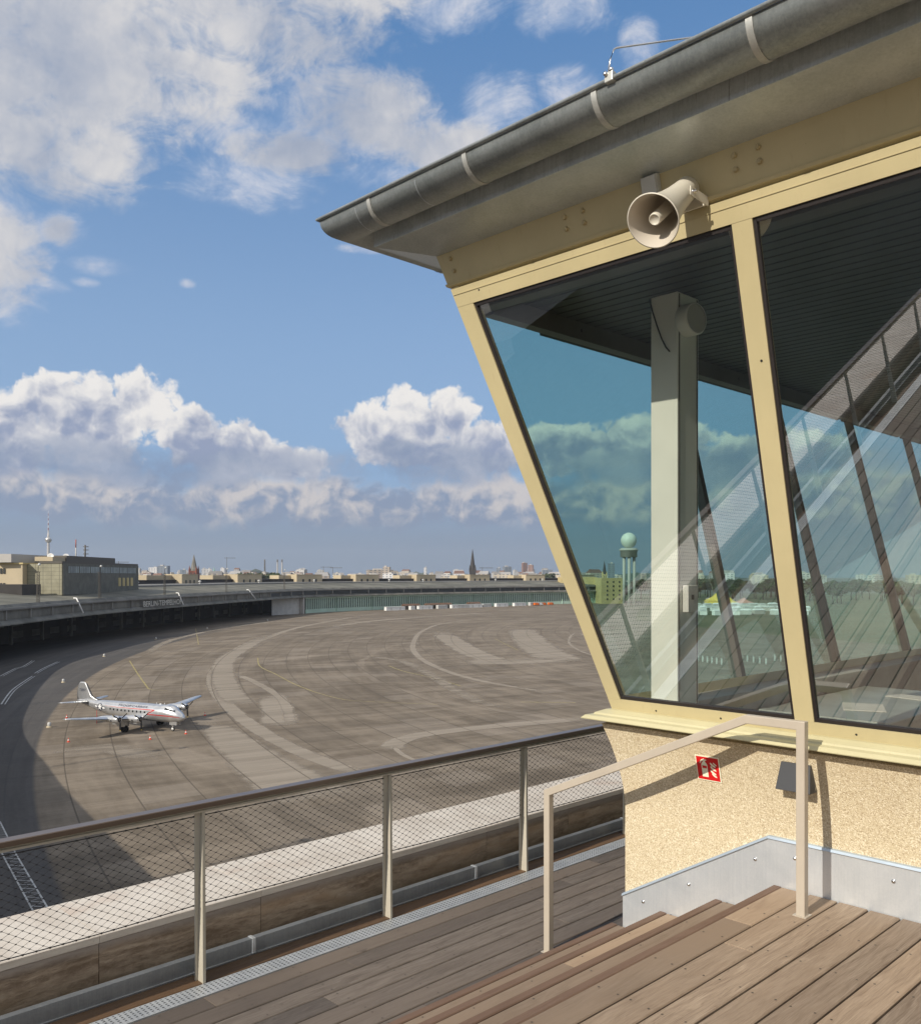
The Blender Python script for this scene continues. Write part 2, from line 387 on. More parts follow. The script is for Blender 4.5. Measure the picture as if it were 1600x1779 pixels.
    M['canopy_shade'] = paint('shade-toned canopy interior', (.028, .026, .025), 0.9, 0.3, 0.2)  # near-black colour stands in for the deep shade under the canopy
    M['darkglass'] = paint('dark far window glass', (.018, .022, .025), 0.55, 0.3, 0.1)
    M['blueglass'] = paint('dull blue window glass', (.24, .29, .30), 0.35, 0.3, 0.2)
    M['door_green'] = paint('sea green hangar door', (.42, .57, .47), 0.6, 0.1, 0.05)
    M['door_pane'] = paint('dark door glazing', (.045, .065, .06), 0.4, 0.1, 0.05)
    M['white'] = paint('white sheet', (.74, .74, .72), 0.5, 0.06, .3)
    M['dirtywhite'] = paint('off-white sheet', (.5, .5, .48), 0.6, 0.1, .3)
    M['rust'] = paint('rusty brown roof', (.13, .075, .045), 0.8, 0.2, .3)
    M['orange'] = paint('orange vehicle paint', (.72, .16, .02), 0.4, 0.05)
    M['tyre'] = paint('black rubber tyre', (.022, .022, .022), 0.8)
    M['darksteel'] = paint('dark lattice steel', (.10, .09, .075), 0.7)
    M['lampglass'] = paint('glazed lamp housing', (.55, .55, .52), 0.3)
    M['brick'] = paint('dark red brick', (.17, .055, .035), 0.9, 0.2, .1)
    M['slate'] = paint('grey slate spire', (.16, .15, .13), 0.8, 0.15, .1)
    M['blackspire'] = paint('blackened stone spire', (.045, .04, .038), 0.8, 0.2, .1)
    M['copper'] = paint('green copper', (.22, .36, .31), 0.7, 0.1, .1)
    M['concrete'] = paint('pale concrete', (.44, .42, .39), 0.8, 0.06, .02)
    M['redband'] = paint('red mast band', (.33, .11, .09), 0.6)
    M['sphere'] = paint('steel sphere', (.55, .53, .50), 0.35, 0.05, metal=.5)
    M['radome'] = paint('pale radome shell', (.62, .66, .60), 0.5, 0.04, .02)
    M['tree'] = None
    m, nt, b = newmat('distant foliage'); p = wcoord(nt)
    c = mix(nt, noise(nt, p, .12, 6, .7).ss(.35, .65), (.030, .045, .020), (.085, .105, .045)); setc(nt, b, c, .9); M['tree'] = m
    M['trunk'] = paint('bark', (.08, .06, .045), .9)
    M['yellow'] = paint('yellow canvas', (.70, .50, .08), 0.7)
    M['pink'] = paint('pale red canvas', (.55, .28, .22), 0.7)
    # facades of far city blocks: rows of windows
    def facade(name, wall, win, fw=3.2, fh=3.3):
        m, nt, b = newmat(name); g = nt.nodes.new('ShaderNodeNewGeometry'); X, Y, Z = sep(nt, g.outputs['Position'])
        u = (X*0.83+Y*0.55)*(1/(fw*3)); v = Z*(1/(fh*1.6))
        f = (u.fr().gt(.45))*(v.fr().gt(.5))
        up = sep(nt, g.outputs['Normal'])[2].lt(.5)
        n1 = noise(nt, wcoord(nt), .02, 4, .6)
        c = mix(nt, n1.ss(.3, .7), tuple(k*.85 for k in wall), wall)
        c = mix(nt, f*up*0.75, c, win); setc(nt, b, c, .75); return m
    cols = [(.55, .53, .50), (.50, .44, .35), (.36, .35, .34), (.20, .23, .27), (.42, .36, .30), (.62, .61, .60), (.28, .17, .14)]
    CR = [(.16, .09, .065), (.20, .19, .18), (.30, .29, .28)]
    M['city'] = [facade('city facade', k, (.10, .12, .15)) for k in cols]
    M['cityroof'] = [paint('city roof', k, .8, .15, .02) for k in CR]
    # aluminium aircraft skin
    m, nt, b = newmat('polished aircraft skin'); p = wcoord(nt)
    n1 = noise(nt, p, .8, 4, .6)
    c = mix(nt, n1.ss(.3, .7), (.52, .53, .54), (.66, .665, .67)); setc(nt, b, c, 0.30, 0.7); M['alu'] = m
    M['alu_white'] = paint('white aircraft paint', (.72, .72, .71), 0.3, .04)
    M['ac_black'] = paint('black rubber boot', (.02, .02, .022), 0.5)
    M['ac_red'] = paint('red aircraft stripe', (.45, .02, .02), 0.4)
    M['ac_blue'] = paint('dark blue marking', (.015, .02, .05), 0.4)
    M['ac_glass'] = paint('dark cockpit glass', (.015, .018, .02), 0.15)
    M['conered'] = paint('red traffic cone', (.60, .07, .03), 0.5)
    M['yline'] = paint('worn yellow line', (.30, .245, .10), 0.8, .3, .8)
    M['wline'] = paint('worn white line', (.46, .46, .44), 0.8, .25, .8)
mats()

# apron and field
def ground_mats():
    m, nt, b = newmat('apron concrete'); g = nt.nodes.new('ShaderNodeNewGeometry'); X, Y, Z = sep(nt, g.outputs['Position'])
    lat = X*C + Y*S; dep = Y*C - X*S
    cx, cy, k = 330.0, 440.0, 0.78
    u = lat-cx; v = (dep-cy)*k
    rr = (u*u+v*v).sq(); th = v.at2(u)
    ring = rr*(1/7.6); rid = ring.fl(); rf = ring.fr()
    seg = th*62.0 + (rid*0.5).fr(); sid = seg.fl(); sf = seg.fr()
    wn = nt.nodes.new('ShaderNodeTexWhiteNoise'); nt.links.new(comb(nt, rid, sid, 0), wn.inputs['Vector']); cell = E(nt, wn.outputs['Value'])
    edge = (rf.lt(.026)).mx(sf.lt(.013)*0.75)
    wob = noise(nt, comb(nt, lat*.02, dep*.02, 0), 1, 4, .6)
    # brushed dirt along the light's old taxi tracks (left-right smears) and stains
    smear = noise(nt, comb(nt, (lat*0.85+dep*0.5)*.014, (dep*0.85-lat*0.5)*.16, 0), 1.0, 8, .70, .8)
    smear2 = noise(nt, comb(nt, rr*.30, th*7.0, 5), 1.0, 6, .65, .3)
    u2 = lat-70.0; v2 = (dep-330.0)*.6; r2 = (u2*u2+v2*v2).sq(); sw = noise(nt, comb(nt, r2*.16+wob*3.0, v2.at2(u2)*2.6, 3), 1.0, 6, .66, .5)
    u3 = lat+10.0; v3 = (dep-150.0); r3 = (u3*u3+v3*v3).sq(); sw2 = noise(nt, comb(nt, r3*.22+wob*3.0, v3.at2(u3)*3.0, 8), 1.0, 6, .66, .5)
    fine = noise(nt, comb(nt, lat*1.3, dep*1.3, 0), 1.0, 5, .7)
    blot = noise(nt, comb(nt, lat*.05, dep*.05, 9), 1.0, 6, .65)
    base = mix(nt, (smear*.38+smear2*.18+blot*.2+sw*.26+sw2*.16-.09).ss(.40, .60), (.122, .098, .071), (.238, .196, .147))
    c = mix(nt, cell.gt(.90)*0.30, base, (.28, .24, .195))
    c = mix(nt, cell.lt(.10)*0.25, c, (.115, .098, .078))
    c = mix(nt, fine.ss(.4, .8)*.25, c, (.12, .10, .08))
    # worn pale wheel tracks sweeping across the slabs
    tracks = None
    def arc(ax, ay, rad, wd, st, ky=1.0, lo=None, hi=None, hard=0.7):
        nonlocal tracks
        du = lat-ax; dv = (dep-ay)*ky
        dd = ((du*du+dv*dv).sq() - rad + (wob-.5)*6.0).ab()
        a = dd.ss(wd*hard, wd, st, 0.0)
        if lo is not None:
            t = dv.at2(du)
            a = a*(t.ss(lo-.12, lo+.05))*(t.ss(hi-.05, hi+.12, 1.0, 0.0))
        tracks = a if tracks is None else tracks.mx(a)
    arc(20, 250, 103, 3.2, .75, .80, 1.6, 3.15)
    arc(20, 250, 103, 3.2, .75, .80, -3.15, -1.9)
    arc(60, 330, 95, 1.2, .65, .62)
    arc(95, 330, 60, 7.0, .35, .55)
    arc(10, 130, 38, 2.5, .5, .9, -2.9, 3.1)
    arc(175, 420, 110, 1.0, .6, .5)
    arc(150, 420, 140, 8.0, .32, .5)
    arc(70, 120, 78, 4.5, .45, 1.0)
    arc(120, 300, 190, 2.0, .4, .7)
    tracks = tracks*noise(nt, comb(nt, lat*.05, dep*.05, 2), 1, 5, .6).ss(.34, .60)
    c = mix(nt, tracks*0.30, c, (.40, .34, .27))
    c = mix(nt, edge*0.70, c, (.075, .062, .048))
    outer_ring = rr.ss(459.8, 460.6)*dep.ss(380.0, 560.0, 1.0, 0.0)  # darker band outside this radius, fading out with depth
    c = mix(nt, outer_ring*0.85, c, mix(nt, (smear2*.6+fine*.4).ss(.35, .65), (.052, .051, .052), (.082, .080, .079)))
    oil = noise(nt, comb(nt, lat*.11, dep*.11, 3), 1.0, 4, .6).ss(.63, .74)
    c = mix(nt, oil*0.45, c, (.075, .064, .052))
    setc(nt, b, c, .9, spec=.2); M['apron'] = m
    m, nt, b = newmat('field grass'); p = wcoord(nt)
    n = noise(nt, p, .012, 8, .65); n2 = noise(nt, p, .2, 5, .7)
    c = mix(nt, n.ss(.35, .65), (.055, .075, .025), (.135, .125, .06)); c = mix(nt, n2.ss(.4, .7)*.4, c, (.16, .14, .085))
    setc(nt, b, c, .95); M['grass'] = m
    m, nt, b = newmat('city ground'); p = wcoord(nt)
    c = mix(nt, noise(nt, p, .004, 8, .7).ss(.4, .6), (.05, .06, .04), (.16, .15, .13)); setc(nt, b, c, .95); M['cityground'] = m
ground_mats()

# ------------------------------------------------------------------ mesh builder
class MB:
    def __init__(s): s.v = []; s.f = []; s.sm = []; s.mi = []
    def add(s, vs, fs, smooth=False, mi=0):
        o = len(s.v); s.v += [Vector(p) for p in vs]
        for f in fs: s.f.append(tuple(i+o for i in f)); s.sm.append(smooth); s.mi.append(mi)
        return s
    def box(s, x0, x1, y0, y1, z0, z1, mi=0):
        return s.hexa([(x0,y0,z0),(x1,y0,z0),(x1,y1,z0),(x0,y1,z0)], [(x0,y0,z1),(x1,y0,z1),(x1,y1,z1),(x0,y1,z1)], mi)
    def hexa(s, b, t, mi=0):
        return s.add(list(b)+list(t), [(3,2,1,0),(4,5,6,7),(0,1,5,4),(1,2,6,5),(2,3,7,6),(3,0,4,7)], False, mi)
    def obox(s, c, ux, uy, uz, hx, hy, hz, mi=0):
        c, ux, uy, uz = map(Vector, (c, ux, uy, uz))
        q = lambda a, b_, d: c+ux*hx*a+uy*hy*b_+uz*hz*d
        return s.hexa([q(-1,-1,-1),q(1,-1,-1),q(1,1,-1),q(-1,1,-1)], [q(-1,-1,1),q(1,-1,1),q(1,1,1),q(-1,1,1)], mi)
    def poly(s, pts, mi=0): return s.add(pts, [tuple(range(len(pts)))], False, mi)
    def prism(s, pts, off, mi=0):     # closed polygon extruded by a vector
        n = len(pts); off = Vector(off); a = [Vector(p) for p in pts]; b_ = [p+off for p in a]
        fs = [tuple(range(n-1, -1, -1)), tuple(range(n, 2*n))] + [(i, (i+1) % n, n+(i+1) % n, n+i) for i in range(n)]
        return s.add(a+b_, fs, False, mi)
    def loft(s, rings, closed=True, caps=False, smooth=False, mi=0):
        n = len(rings[0]); vs = [p for r in rings for p in r]; fs = []
        for k in range(len(rings)-1):
            for i in range(n if closed else n-1):
                j = (i+1) % n; fs.append((k*n+i, k*n+j, (k+1)*n+j, (k+1)*n+i))
        if caps: fs.append(tuple(range(n-1, -1, -1))); fs.append(tuple((len(rings)-1)*n+i for i in range(n)))
        return s.add(vs, fs, smooth, mi)
    def tube(s, pts, r, n=8, smooth=True, caps=True, mi=0):
        pts = [Vector(p) for p in pts]; rings = []
        for i, p in enumerate(pts):
            a = pts[max(0, i-1)]; b_ = pts[min(len(pts)-1, i+1)]; t = (b_-a).normalized()
            up = Vector((0,0,1)) if abs(t.z) < .9 else Vector((1,0,0))
            u = t.cross(up).normalized(); v = t.cross(u)
            rr = r[i] if isinstance(r, (list, tuple)) else r
            rings.append([p+(u*math.cos(2*math.pi*k/n)+v*math.sin(2*math.pi*k/n))*rr for k in range(n)])
        return s.loft(rings, True, caps, smooth, mi)
    def lathe(s, prof, o=(0,0,0), ax=(0,0,1), n=24, smooth=True, caps=False, mi=0):
        o = Vector(o); ax = Vector(ax).normalized(); up = Vector((0,0,1)) if abs(ax.z) < .9 else Vector((1,0,0))
        u = ax.cross(up).normalized(); v = ax.cross(u)
        rings = [[o+ax*h+(u*math.cos(2*math.pi*k/n)+v*math.sin(2*math.pi*k/n))*max(r, 1e-4) for k in range(n)] for r, h in prof]
        return s.loft(rings, True, caps, smooth, mi)
    def build(s, name, mat, parent=None, bevel=0.0):
        me = bpy.data.meshes.new(name); inv = XF[parent].inverted() if parent is not None else None
        me.from_pydata([tuple(inv @ p) if inv else tuple(p) for p in s.v], [], s.f); me.update()
        for i, p in enumerate(me.polygons): p.use_smooth = s.sm[i]; p.material_index = s.mi[i]
        for mm in (mat if isinstance(mat, (list, tuple)) else [mat]): me.materials.append(mm)
        o = bpy.data.objects.new(name, me); sc.collection.objects.link(o)
        if parent is not None: o.parent = parent; XF[o] = XF[parent]
        else: XF[o] = Matrix.Identity(4)
        if bevel:
            bv = o.modifiers.new('bevel', 'BEVEL'); bv.width = bevel; bv.segments = 2; bv.limit_method = 'ANGLE'; bv.angle_limit = R(35)
        return o
XF = {}
def tag(o, label, cat, group=None, kind=None):
    if kind: o['kind'] = kind
    if label: o['label'] = label
    if cat: o['category'] = cat
    if group: o['group'] = group
    return o
def thing(name, label, cat, loc=(0,0,0), rz=0.0, group=None, local=False):
    o = bpy.data.objects.new(name, None); sc.collection.objects.link(o); o.empty_display_size = .2
    o.location = loc; o.rotation_euler = (0, 0, rz)
    XF[o] = Matrix.Identity(4) if local else Matrix.Translation(Vector(loc)) @ Matrix.Rotation(rz, 4, 'Z')
    return tag(o, label, cat, group)
def dup(root, loc, rz=0.0, label=None, scale=None):
    def cp(o, par):
        c = o.copy(); sc.collection.objects.link(c); c.parent = par
        for ch in [k for k in KIDS.get(o, [])]: cp(ch, c)
        return c
    if not KIDS or root not in KIDS:
        def reg(o):
            KIDS[o] = [k for k in sc.collection.objects if k.parent == o]
            for k in KIDS[o]: reg(k)
        reg(root)
    c = cp(root, None); c.location = loc; c.rotation_euler = (0, 0, rz)
    if scale: c.scale = scale
    if label: c['label'] = label
    return c
KIDS = {}
def text_geo(s, size, extrude=0.0):
    cu = bpy.data.curves.new('lettering', 'FONT'); cu.body = s; cu.size = size; cu.align_x = 'CENTER'; cu.extrude = extrude
    o = bpy.data.objects.new('lettering', cu); me = bpy.data.meshes.new_from_object(o)
    vs = [v.co.copy() for v in me.vertices]; fs = [tuple(p.vertices) for p in me.polygons]
    bpy.data.objects.remove(o); bpy.data.curves.remove(cu); bpy.data.meshes.remove(me)
    return vs, fs

# ================================================================== SETTING: terrace decks and stair
LOW = -0.674; STEPH = LOW/4
def planks(x0, x1, y0, y1, z, pitch, gap=.0095, th=.028, jr=3, mi=0, seams=True, mb=None):
    mb = mb or MB(); r = random.Random(jr); x = x0; k = 0
    while x < x1-.02:
        xe = min(x+pitch-gap, x1); ya = y0
        cuts = []
        if seams:
            yy = y0 + r.uniform(.6, 3.0)
            while yy < y1-.5: cuts.append(yy); yy += r.choice([2.1, 2.8, 3.5])
        for yb in cuts+[y1]:
            mb.add(*bevbox(x, xe, ya, yb-.005, z-th, z+r.uniform(-.0008, .0008)), False, mi); ya = yb
        x += pitch; k += 1
    return mb
def bevbox(x0, x1, y0, y1, z0, z1, b=.005):
    vs = [(x0,y0,z0),(x1,y0,z0),(x1,y1,z0),(x0,y1,z0),(x0,y0,z1-b),(x1,y0,z1-b),(x1,y1,z1-b),(x0,y1,z1-b),(x0+b,y0+.0008,z1),(x1-b,y0+.0008,z1),(x1-b,y1-.0008,z1),(x0+b,y1-.0008,z1)]
    fs = [(3,2,1,0),(0,1,5,4),(1,2,6,5),(2,3,7,6),(3,0,4,7),(4,5,9,8),(5,6,10,9),(6,7,11,10),(7,4,8,11),(8,9,10,11)]
    return vs, fs
def screws(mb, x0, x1, y0, y1, z, pitch, mi, r_=None):
    r_ = r_ or random.Random(5); x = x0
    while x < x1-.02:
        y = y0+.22
        while y < y1:
            for dx in (.03, pitch-.036):
                cx, cy = x+dx+r_.uniform(-.004, .004), y+r_.uniform(-.01, .01)
                mb.poly([(cx+.0055*math.cos(a*math.pi/3), cy+.0055*math.sin(a*math.pi/3), z+.0012) for a in range(6)], mi)
            y += .42
        x += pitch
YB0, YW = -9.0, 4.7
up = planks(-2.285, 6.2, YB0, YW-.012, 0, .157)
screws(up, -2.285, 1.5, -1.0, YW-.05, 0, .157, 1)
tag(up.build('upper_deck', [M['deck'], M['screw']]), 'weathered brown timber decking of the upper terrace in front of the glazed cabin', 'deck', kind='structure')
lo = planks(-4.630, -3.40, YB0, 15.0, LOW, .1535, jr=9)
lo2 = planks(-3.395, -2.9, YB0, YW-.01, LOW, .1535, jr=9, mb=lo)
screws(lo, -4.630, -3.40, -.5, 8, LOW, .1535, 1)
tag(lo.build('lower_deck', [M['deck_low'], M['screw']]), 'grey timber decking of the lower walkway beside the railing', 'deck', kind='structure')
v = MB()
v.box(-2.32, 6.2, YB0, YW+.2, -.32, -.05); v.box(-4.93, -3.36, YB0, 15, LOW-.35, LOW-.045); v.box(-3.36, -2.3, YB0, YW+.1, LOW-.35, LOW-.046)
tag(v.build('deck_substructure', M['underdeck']), 'dark substructure visible through gaps between the deck boards', 'substructure', kind='structure')
st = thing('timber_stair', 'timber steps with brown nosings leading down from upper to lower deck', 'stairs', (-2.9, 2.0, LOW))
for k, (xa, xb) in enumerate(((-2.333, -2.285), (-2.69, -2.345), (-3.06, -2.70), (-3.42, -3.07))):
    z = STEPH*k
    n = MB(); n.add(*bevbox(xa, xa+.048, YB0, YW-.012, z-.030, z+.001)); n.box(xa+.003, xa+.020, YB0, YW-.013, z+STEPH+.004, z-.0305)
    n.build('nosing', M['nosing'], st)
    if k:
        t = MB(); planks(xa+.054, xb+.10, YB0, YW-.012, z, .160, mb=t, jr=20+k); screws(t, xa+.05, xb-.05, -1, YW, z, .16, 1)
        t.build('tread', [M['deck'], M['screw']], st)

# edge board, drain grating, zinc channel
bd = MB()
for k in range(-6, 9):
    y0 = 2.609+1.415*k
    bd.add(*bevbox(-4.925, -4.782, y0+.012, y0+1.405, LOW-.03, LOW+.006))
tag(bd.build('edge_board', M['board']), 'dark oiled board along the deck edge under the railing posts', 'board')
gr = MB()
for k in range(-9, 15): gr.box(-4.775, -4.636, k+.002, k+.998, LOW-.02, LOW+.003)
tag(gr.build('drain_grating', M['grating']), 'perforated grey metal drain cover strip along the lower deck', 'grating')
ch = thing('edge_channel', 'dull zinc channel between edge board and travertine parapet', 'channel', (-4.95, 2, LOW))
y = 2.45-1.415*8; k = 0
while y < 15:
    ye = y+1.98
    c_ = MB(); c_.box(-4.945, -4.938, y, ye, LOW-.05, -.581); c_.box(-4.985, -4.938, y, ye, -.581, -.575); c_.box(-4.985, -4.979, y, ye, LOW-.05, -.5812)
    c_.box(-4.938, -4.930, y+.0, ye, LOW-.05, LOW+.010)
    c_.build('channel_section', M['channel'], ch)
    j = MB(); j.box(-4.99, -4.934, ye-.012, ye+.010, LOW+.01, -.572); j.build('joint_strip', M['flash'], ch)
    y = ye+.003

# travertine parapet
pp = thing('travertine_parapet', 'low travertine parapet with pale coping and brown stained inner face', 'parapet', (-5.4, 3, LOW))
w_ = MB(); y = -9.54
while y < 15.3: w_.add(*bevbox(-5.70, -5.105, y, y+1.056, LOW-1.2, -.396)); y += 1.06
w_.build('wall', M['trav_face'], pp)
c_ = MB(); y = -9.54; k = 0
while y < 15.3:
    c_.add(*bevbox(-5.765, -5.10, y, y+1.0575, -.394, -.349, .005)); y += 1.06
c_.build('coping', M['coping'], pp)

# building we stand on
hb = thing('head_building', 'limestone faced building carrying the roof terrace', 'building', (10, 10, G))
b_ = MB(); b_.box(-5.69, 40, -45, 45, G, LOW-1.2); b_.box(6.3, 40, -45, 45, LOW-1.2, -.7); b_.box(-5.1, 6.3, -45, 45, LOW-1.2, LOW-.36)
b_.build('wall', M['stone'], hb)

rs_ = thing('rear_reflection_block', 'unseen dark block added behind the terrace to darken the window reflections', 'building', (3, -11, 0))  # out of view, added as a dark surface for the panes to mirror
v = MB(); v.box(-2.25, 9, -13.5, -9.2, 0.0, 3.1); v.build('wall', M['underdeck'], rs_)
v = MB(); v.box(-2.4, 9.2, -13.7, -9.05, 3.1, 3.25); v.build('roof', M['gutter'], rs_)

mh = thing('rear_reflection_screen', 'unseen long dark block added far behind the terrace for the glass to reflect', 'building', (-5, -45, G))  # invented block out of view, keeps the upper panes dark in reflection
v = MB(); v.box(-48, 40, -60, -45.5, G, 9.0); v.build('wall', M['canopy'], mh)
v = MB(); v.box(-48.5, 40.5, -60.5, -45.2, 9.0, 9.6); v.build('roof', M['roofgrey'], mh)
for k in range(20):
    v = MB(); v.box(-46+k*4.2, -43.4+k*4.2, -45.5, -45.42, 3.5, 7.0); v.build('window', M['darkglass'], mh)

# ================================================================== railing
RX = -4.80
rl = thing('cable_net_railing', 'terrace railing with bronze handrail, beige posts and black wire net', 'railing', (RX, 2.6, LOW))
h_ = MB(); h_.add(*bevbox(-4.845, -4.768, YB0, 15, .350, .380, .004)); h_.build('handrail', M['bronze'], rl)
u_ = MB(); u_.box(-4.825, -4.785, YB0, 15, .322, .334); u_.box(-4.812, -4.798, YB0, 15, .334, .350); u_.build('underrail', M['post'], rl)
for k in range(-8, 9):
    y0 = 2.609+1.415*k
    p = MB()
    # flange leaning outwards, web with constant inner edge
    p.hexa([(-4.850, y0-.034, LOW-.02), (-4.838, y0-.034, LOW-.02), (-4.838, y0, LOW-.02), (-4.850, y0, LOW-.02)],
           [(-4.818, y0-.058, .322), (-4.806, y0-.058, .322), (-4.806, y0, .322), (-4.818, y0, .322)])
    p.hexa([(-4.838, y0-.021, LOW-.02), (-4.778, y0-.021, LOW-.02), (-4.778, y0-.0005, LOW-.02), (-4.838, y0-.0005, LOW-.02)],
           [(-4.806, y0-.021, .322), (-4.786, y0-.021, .322), (-4.786, y0-.0005, .322), (-4.806, y0-.0005, .322)])
    p.build('post', M['post'], rl, bevel=.002)
# wire net for one bay, then reused
def net_bay():
    nb = MB(); x = -4.803; z0, z1 = -.213, .303; n = 40; rows = 26
    dy = 1.338/n; dz = (z1-z0)/rows
    r = random.Random(3)
    pts = {}
    for i in range(n+1):
        for j in range(rows+1):
            sag = .004*math.sin(math.pi*i/n*3)*(0 if j in (0, rows) else 1)
            pts[i, j] = Vector((x, .010+i*dy, z0+j*dz+sag-.010*math.sin(math.pi*i/n)*(1-j/rows)))
    def seg(a, b, rad):
        t = (b-a).normalized(); u = Vector((1,0,0)); v_ = t.cross(u)
        nb.loft([[a+(u*math.cos(q*2.094)+v_*math.sin(q*2.094))*rad for q in range(3)], [b+(u*math.cos(q*2.094)+v_*math.sin(q*2.094))*rad for q in range(3)]])
    for i in range(n):
        for j in range(rows):
            if (i+j) % 2 == 0: seg(pts[i, j], pts[i+1, j+1], .00105)
            else: seg(pts[i+1, j], pts[i, j+1], .00105)
    for i in range(n+1):
        for j in range(1, rows):
            if (i+j) % 2 == 0:
                c = pts[i, j]; nb.hexa([c+Vector((a, b, -.0024)) for a, b in ((-.002,-.0045),(.002,-.0045),(.002,.0045),(-.002,.0045))], [c+Vector((a, b, .0024)) for a, b in ((-.002,-.0045),(.002,-.0045),(.002,.0045),(-.002,.0045))])
    cb = MB()
    for j in (0, rows):
        nb.tube([pts[i, j] for i in range(0, n+1, 2)], .0030, 6)
        for i in range(0, n+1, 2): nb.tube([pts[i, j]+Vector((0, -.004, 0)), pts[i, j]+Vector((0, .004, 0))], .0052, 6)
    return nb
nb = net_bay()
off0 = Vector(rl.location)
first = None
for k in range(-7, 8):
    y0 = 2.609+1.415*k
    if first is None:
        g = MB(); g.add([p+Vector((0, y0, 0)) for p in nb.v], nb.f); first = g.build('wire_net', M['wire'], rl); fy = y0
    else:
        o = first.copy(); sc.collection.objects.link(o); o.parent = rl; o.location = (0, y0-fy, 0)

# ================================================================== stair handrail
hr = thing('stair_handrail', 'beige square tube handrail with two posts beside the steps', 'handrail', (-2.9, 4.36, -.3))
HY = 4.365; q = .0225
def sq_member(a, b, name):
    a, b = Vector(a), Vector(b); t = (b-a).normalized(); yv = Vector((0, 1, 0)); nrm = t.cross(yv).normalized()
    m_ = MB(); L = (b-a).length; m_.obox((a+b)/2, t, yv, nrm, L/2, q, q); return m_
pA = Vector((-3.665, HY, .335)); pB = Vector((-2.315, HY, .950)); pC = Vector((-2.02, HY, .950))
# mitred one-piece rail drawn as a swept square section
def sweep_sq(path, q):
    rings = []
    for i, p in enumerate(path):
        d0 = (path[i]-path[i-1]).normalized() if i else None
        d1 = (path[i+1]-path[i]).normalized() if i < len(path)-1 else None
        if d0 is None: t = d1
        elif d1 is None: t = d0
        else: t = (d0+d1).normalized()
        base = d1 or d0; n_ = Vector((t.z, 0, -t.x)); sc_ = 1/max(.3, abs(Vector((base.z, 0, -base.x)).dot(n_)))
        rings.append([p+n_*q*sc_*a+Vector((0, q*b, 0)) for a, b in ((-1,-1),(1,-1),(1,1),(-1,1))])
    m_ = MB(); m_.loft(rings, True, True); return m_
sweep_sq([Vector((-3.665, HY, LOW)), pA, pB, pC, Vector((-2.02, HY, 0.0))], q).build('rail', M['handrail'], hr, bevel=.004)
f_ = MB(); f_.box(-2.055, -1.985, HY-.035, HY+.035, 0.001, .005); f_.build('base_plate', M['handrail'], hr)
f_ = MB(); f_.box(-3.70, -3.63, HY-.035, HY+.035, LOW+.001, LOW+.005); f_.build('base_plate', M['handrail'], hr)

# ================================================================== glazed cabin
TX, TY = -3.32, 4.70
XE, YE = 6.5, 16.0
def ee(z): return .07+.2715*(z-.9)
TA = math.atan(.2715); ct, sn = math.cos(TA), math.sin(TA)
cab = thing('control_cabin', 'cream glazed rooftop control cabin with outward leaning windows and zinc eaves', 'building', (0, 8, 0))
def corner_sweep(mb, prof, closed=False, smooth=False, mi=0):
    mb.loft([[(XE, TY-e, z) for e, z in prof], [(TX-e, TY-e, z) for e, z in prof], [(TX-e, YE, z) for e, z in prof]], closed, False, smooth, mi)
    return mb
# base wall, flared towards the sill
prof = [(0, -1.0)] + [(.105*max(0, (z-.25)/.52)**1.7, z) for z in [.25+.052*i for i in range(11)]] + [(.03, .80), (-.12, .80), (-.12, -1.0)]
bw = MB(); corner_sweep(bw, prof, True)
bw.build('base_wall', M['stucco'], cab)
# sill sheet
sl = MB(); corner_sweep(sl, [(.045, .865), (.085, .862), (.135, .842), (.141, .832), (.178, .826), (.198, .808), (.196, .803), (.105, .806), (.04, .80)], False)
sl.build('window_sill', M['cream_sill'], cab)
def FP(x, z, o): return Vector((x, TY-ee(z)-o*ct, z-o*sn))
def WP(y, z, o): return Vector((TX-ee(z)-o*ct, y, z-o*sn))
def slabF(mb, xb0, xb1, xt0, xt1, z0, z1, o0, o1, mi=0):
    mb.hexa([FP(xb0, z0, o1), FP(xb1, z0, o1), FP(xb1, z0, o0), FP(xb0, z0, o0)], [FP(xt0, z1, o1), FP(xt1, z1, o1), FP(xt1, z1, o0), FP(xt0, z1, o0)], mi); return mb
def slabW(mb, yb0, yb1, yt0, yt1, z0, z1, o0, o1, mi=0):
    mb.hexa([WP(yb1, z0, o1), WP(yb0, z0, o1), WP(yb0, z0, o0), WP(yb1, z0, o0)], [WP(yt1, z1, o1), WP(yt0, z1, o1), WP(yt0, z1, o0), WP(yt1, z1, o0)], mi); return mb
ZB, ZG0, ZG1, ZH = .86, .928, 3.389, 3.500
cx = lambda z: TX-ee(z)
# rails and stiles of the front
fr = MB(); slabF(fr, cx(ZB)+.001, XE, cx(ZG0)+.001, XE, ZB, ZG0, -.07, .0); slabF(fr, cx(ZG1)+.001, XE, cx(ZH)+.001, XE, ZG1, ZH, -.07, .0)
fr.build('front_frame', M['cream'], cab)
cp_ = MB(); slabF(cp_, cx(ZG0), -3.305, cx(ZG1), -3.930, ZG0+.0005, ZG1-.0005, -.07, -.0015)
slabW(cp_, TY-ee(ZG0)+.002, TY+.015, TY-ee(ZG1)+.002, TY-.61, ZG0+.0005, ZG1-.0005, -.07, -.0015)
cp_.build('corner_post', M['cream'], cab)
fw = MB(); slabW(fw, TY-ee(ZB)+.001, YE, TY-ee(ZG0)+.001, YE, ZB, ZG0, -.07, .0); slabW(fw, TY-ee(ZG1)+.001, YE, TY-ee(ZH)+.001, YE, ZG1, ZH, -.07, .0)
fw.build('west_frame', M['cream'], cab)
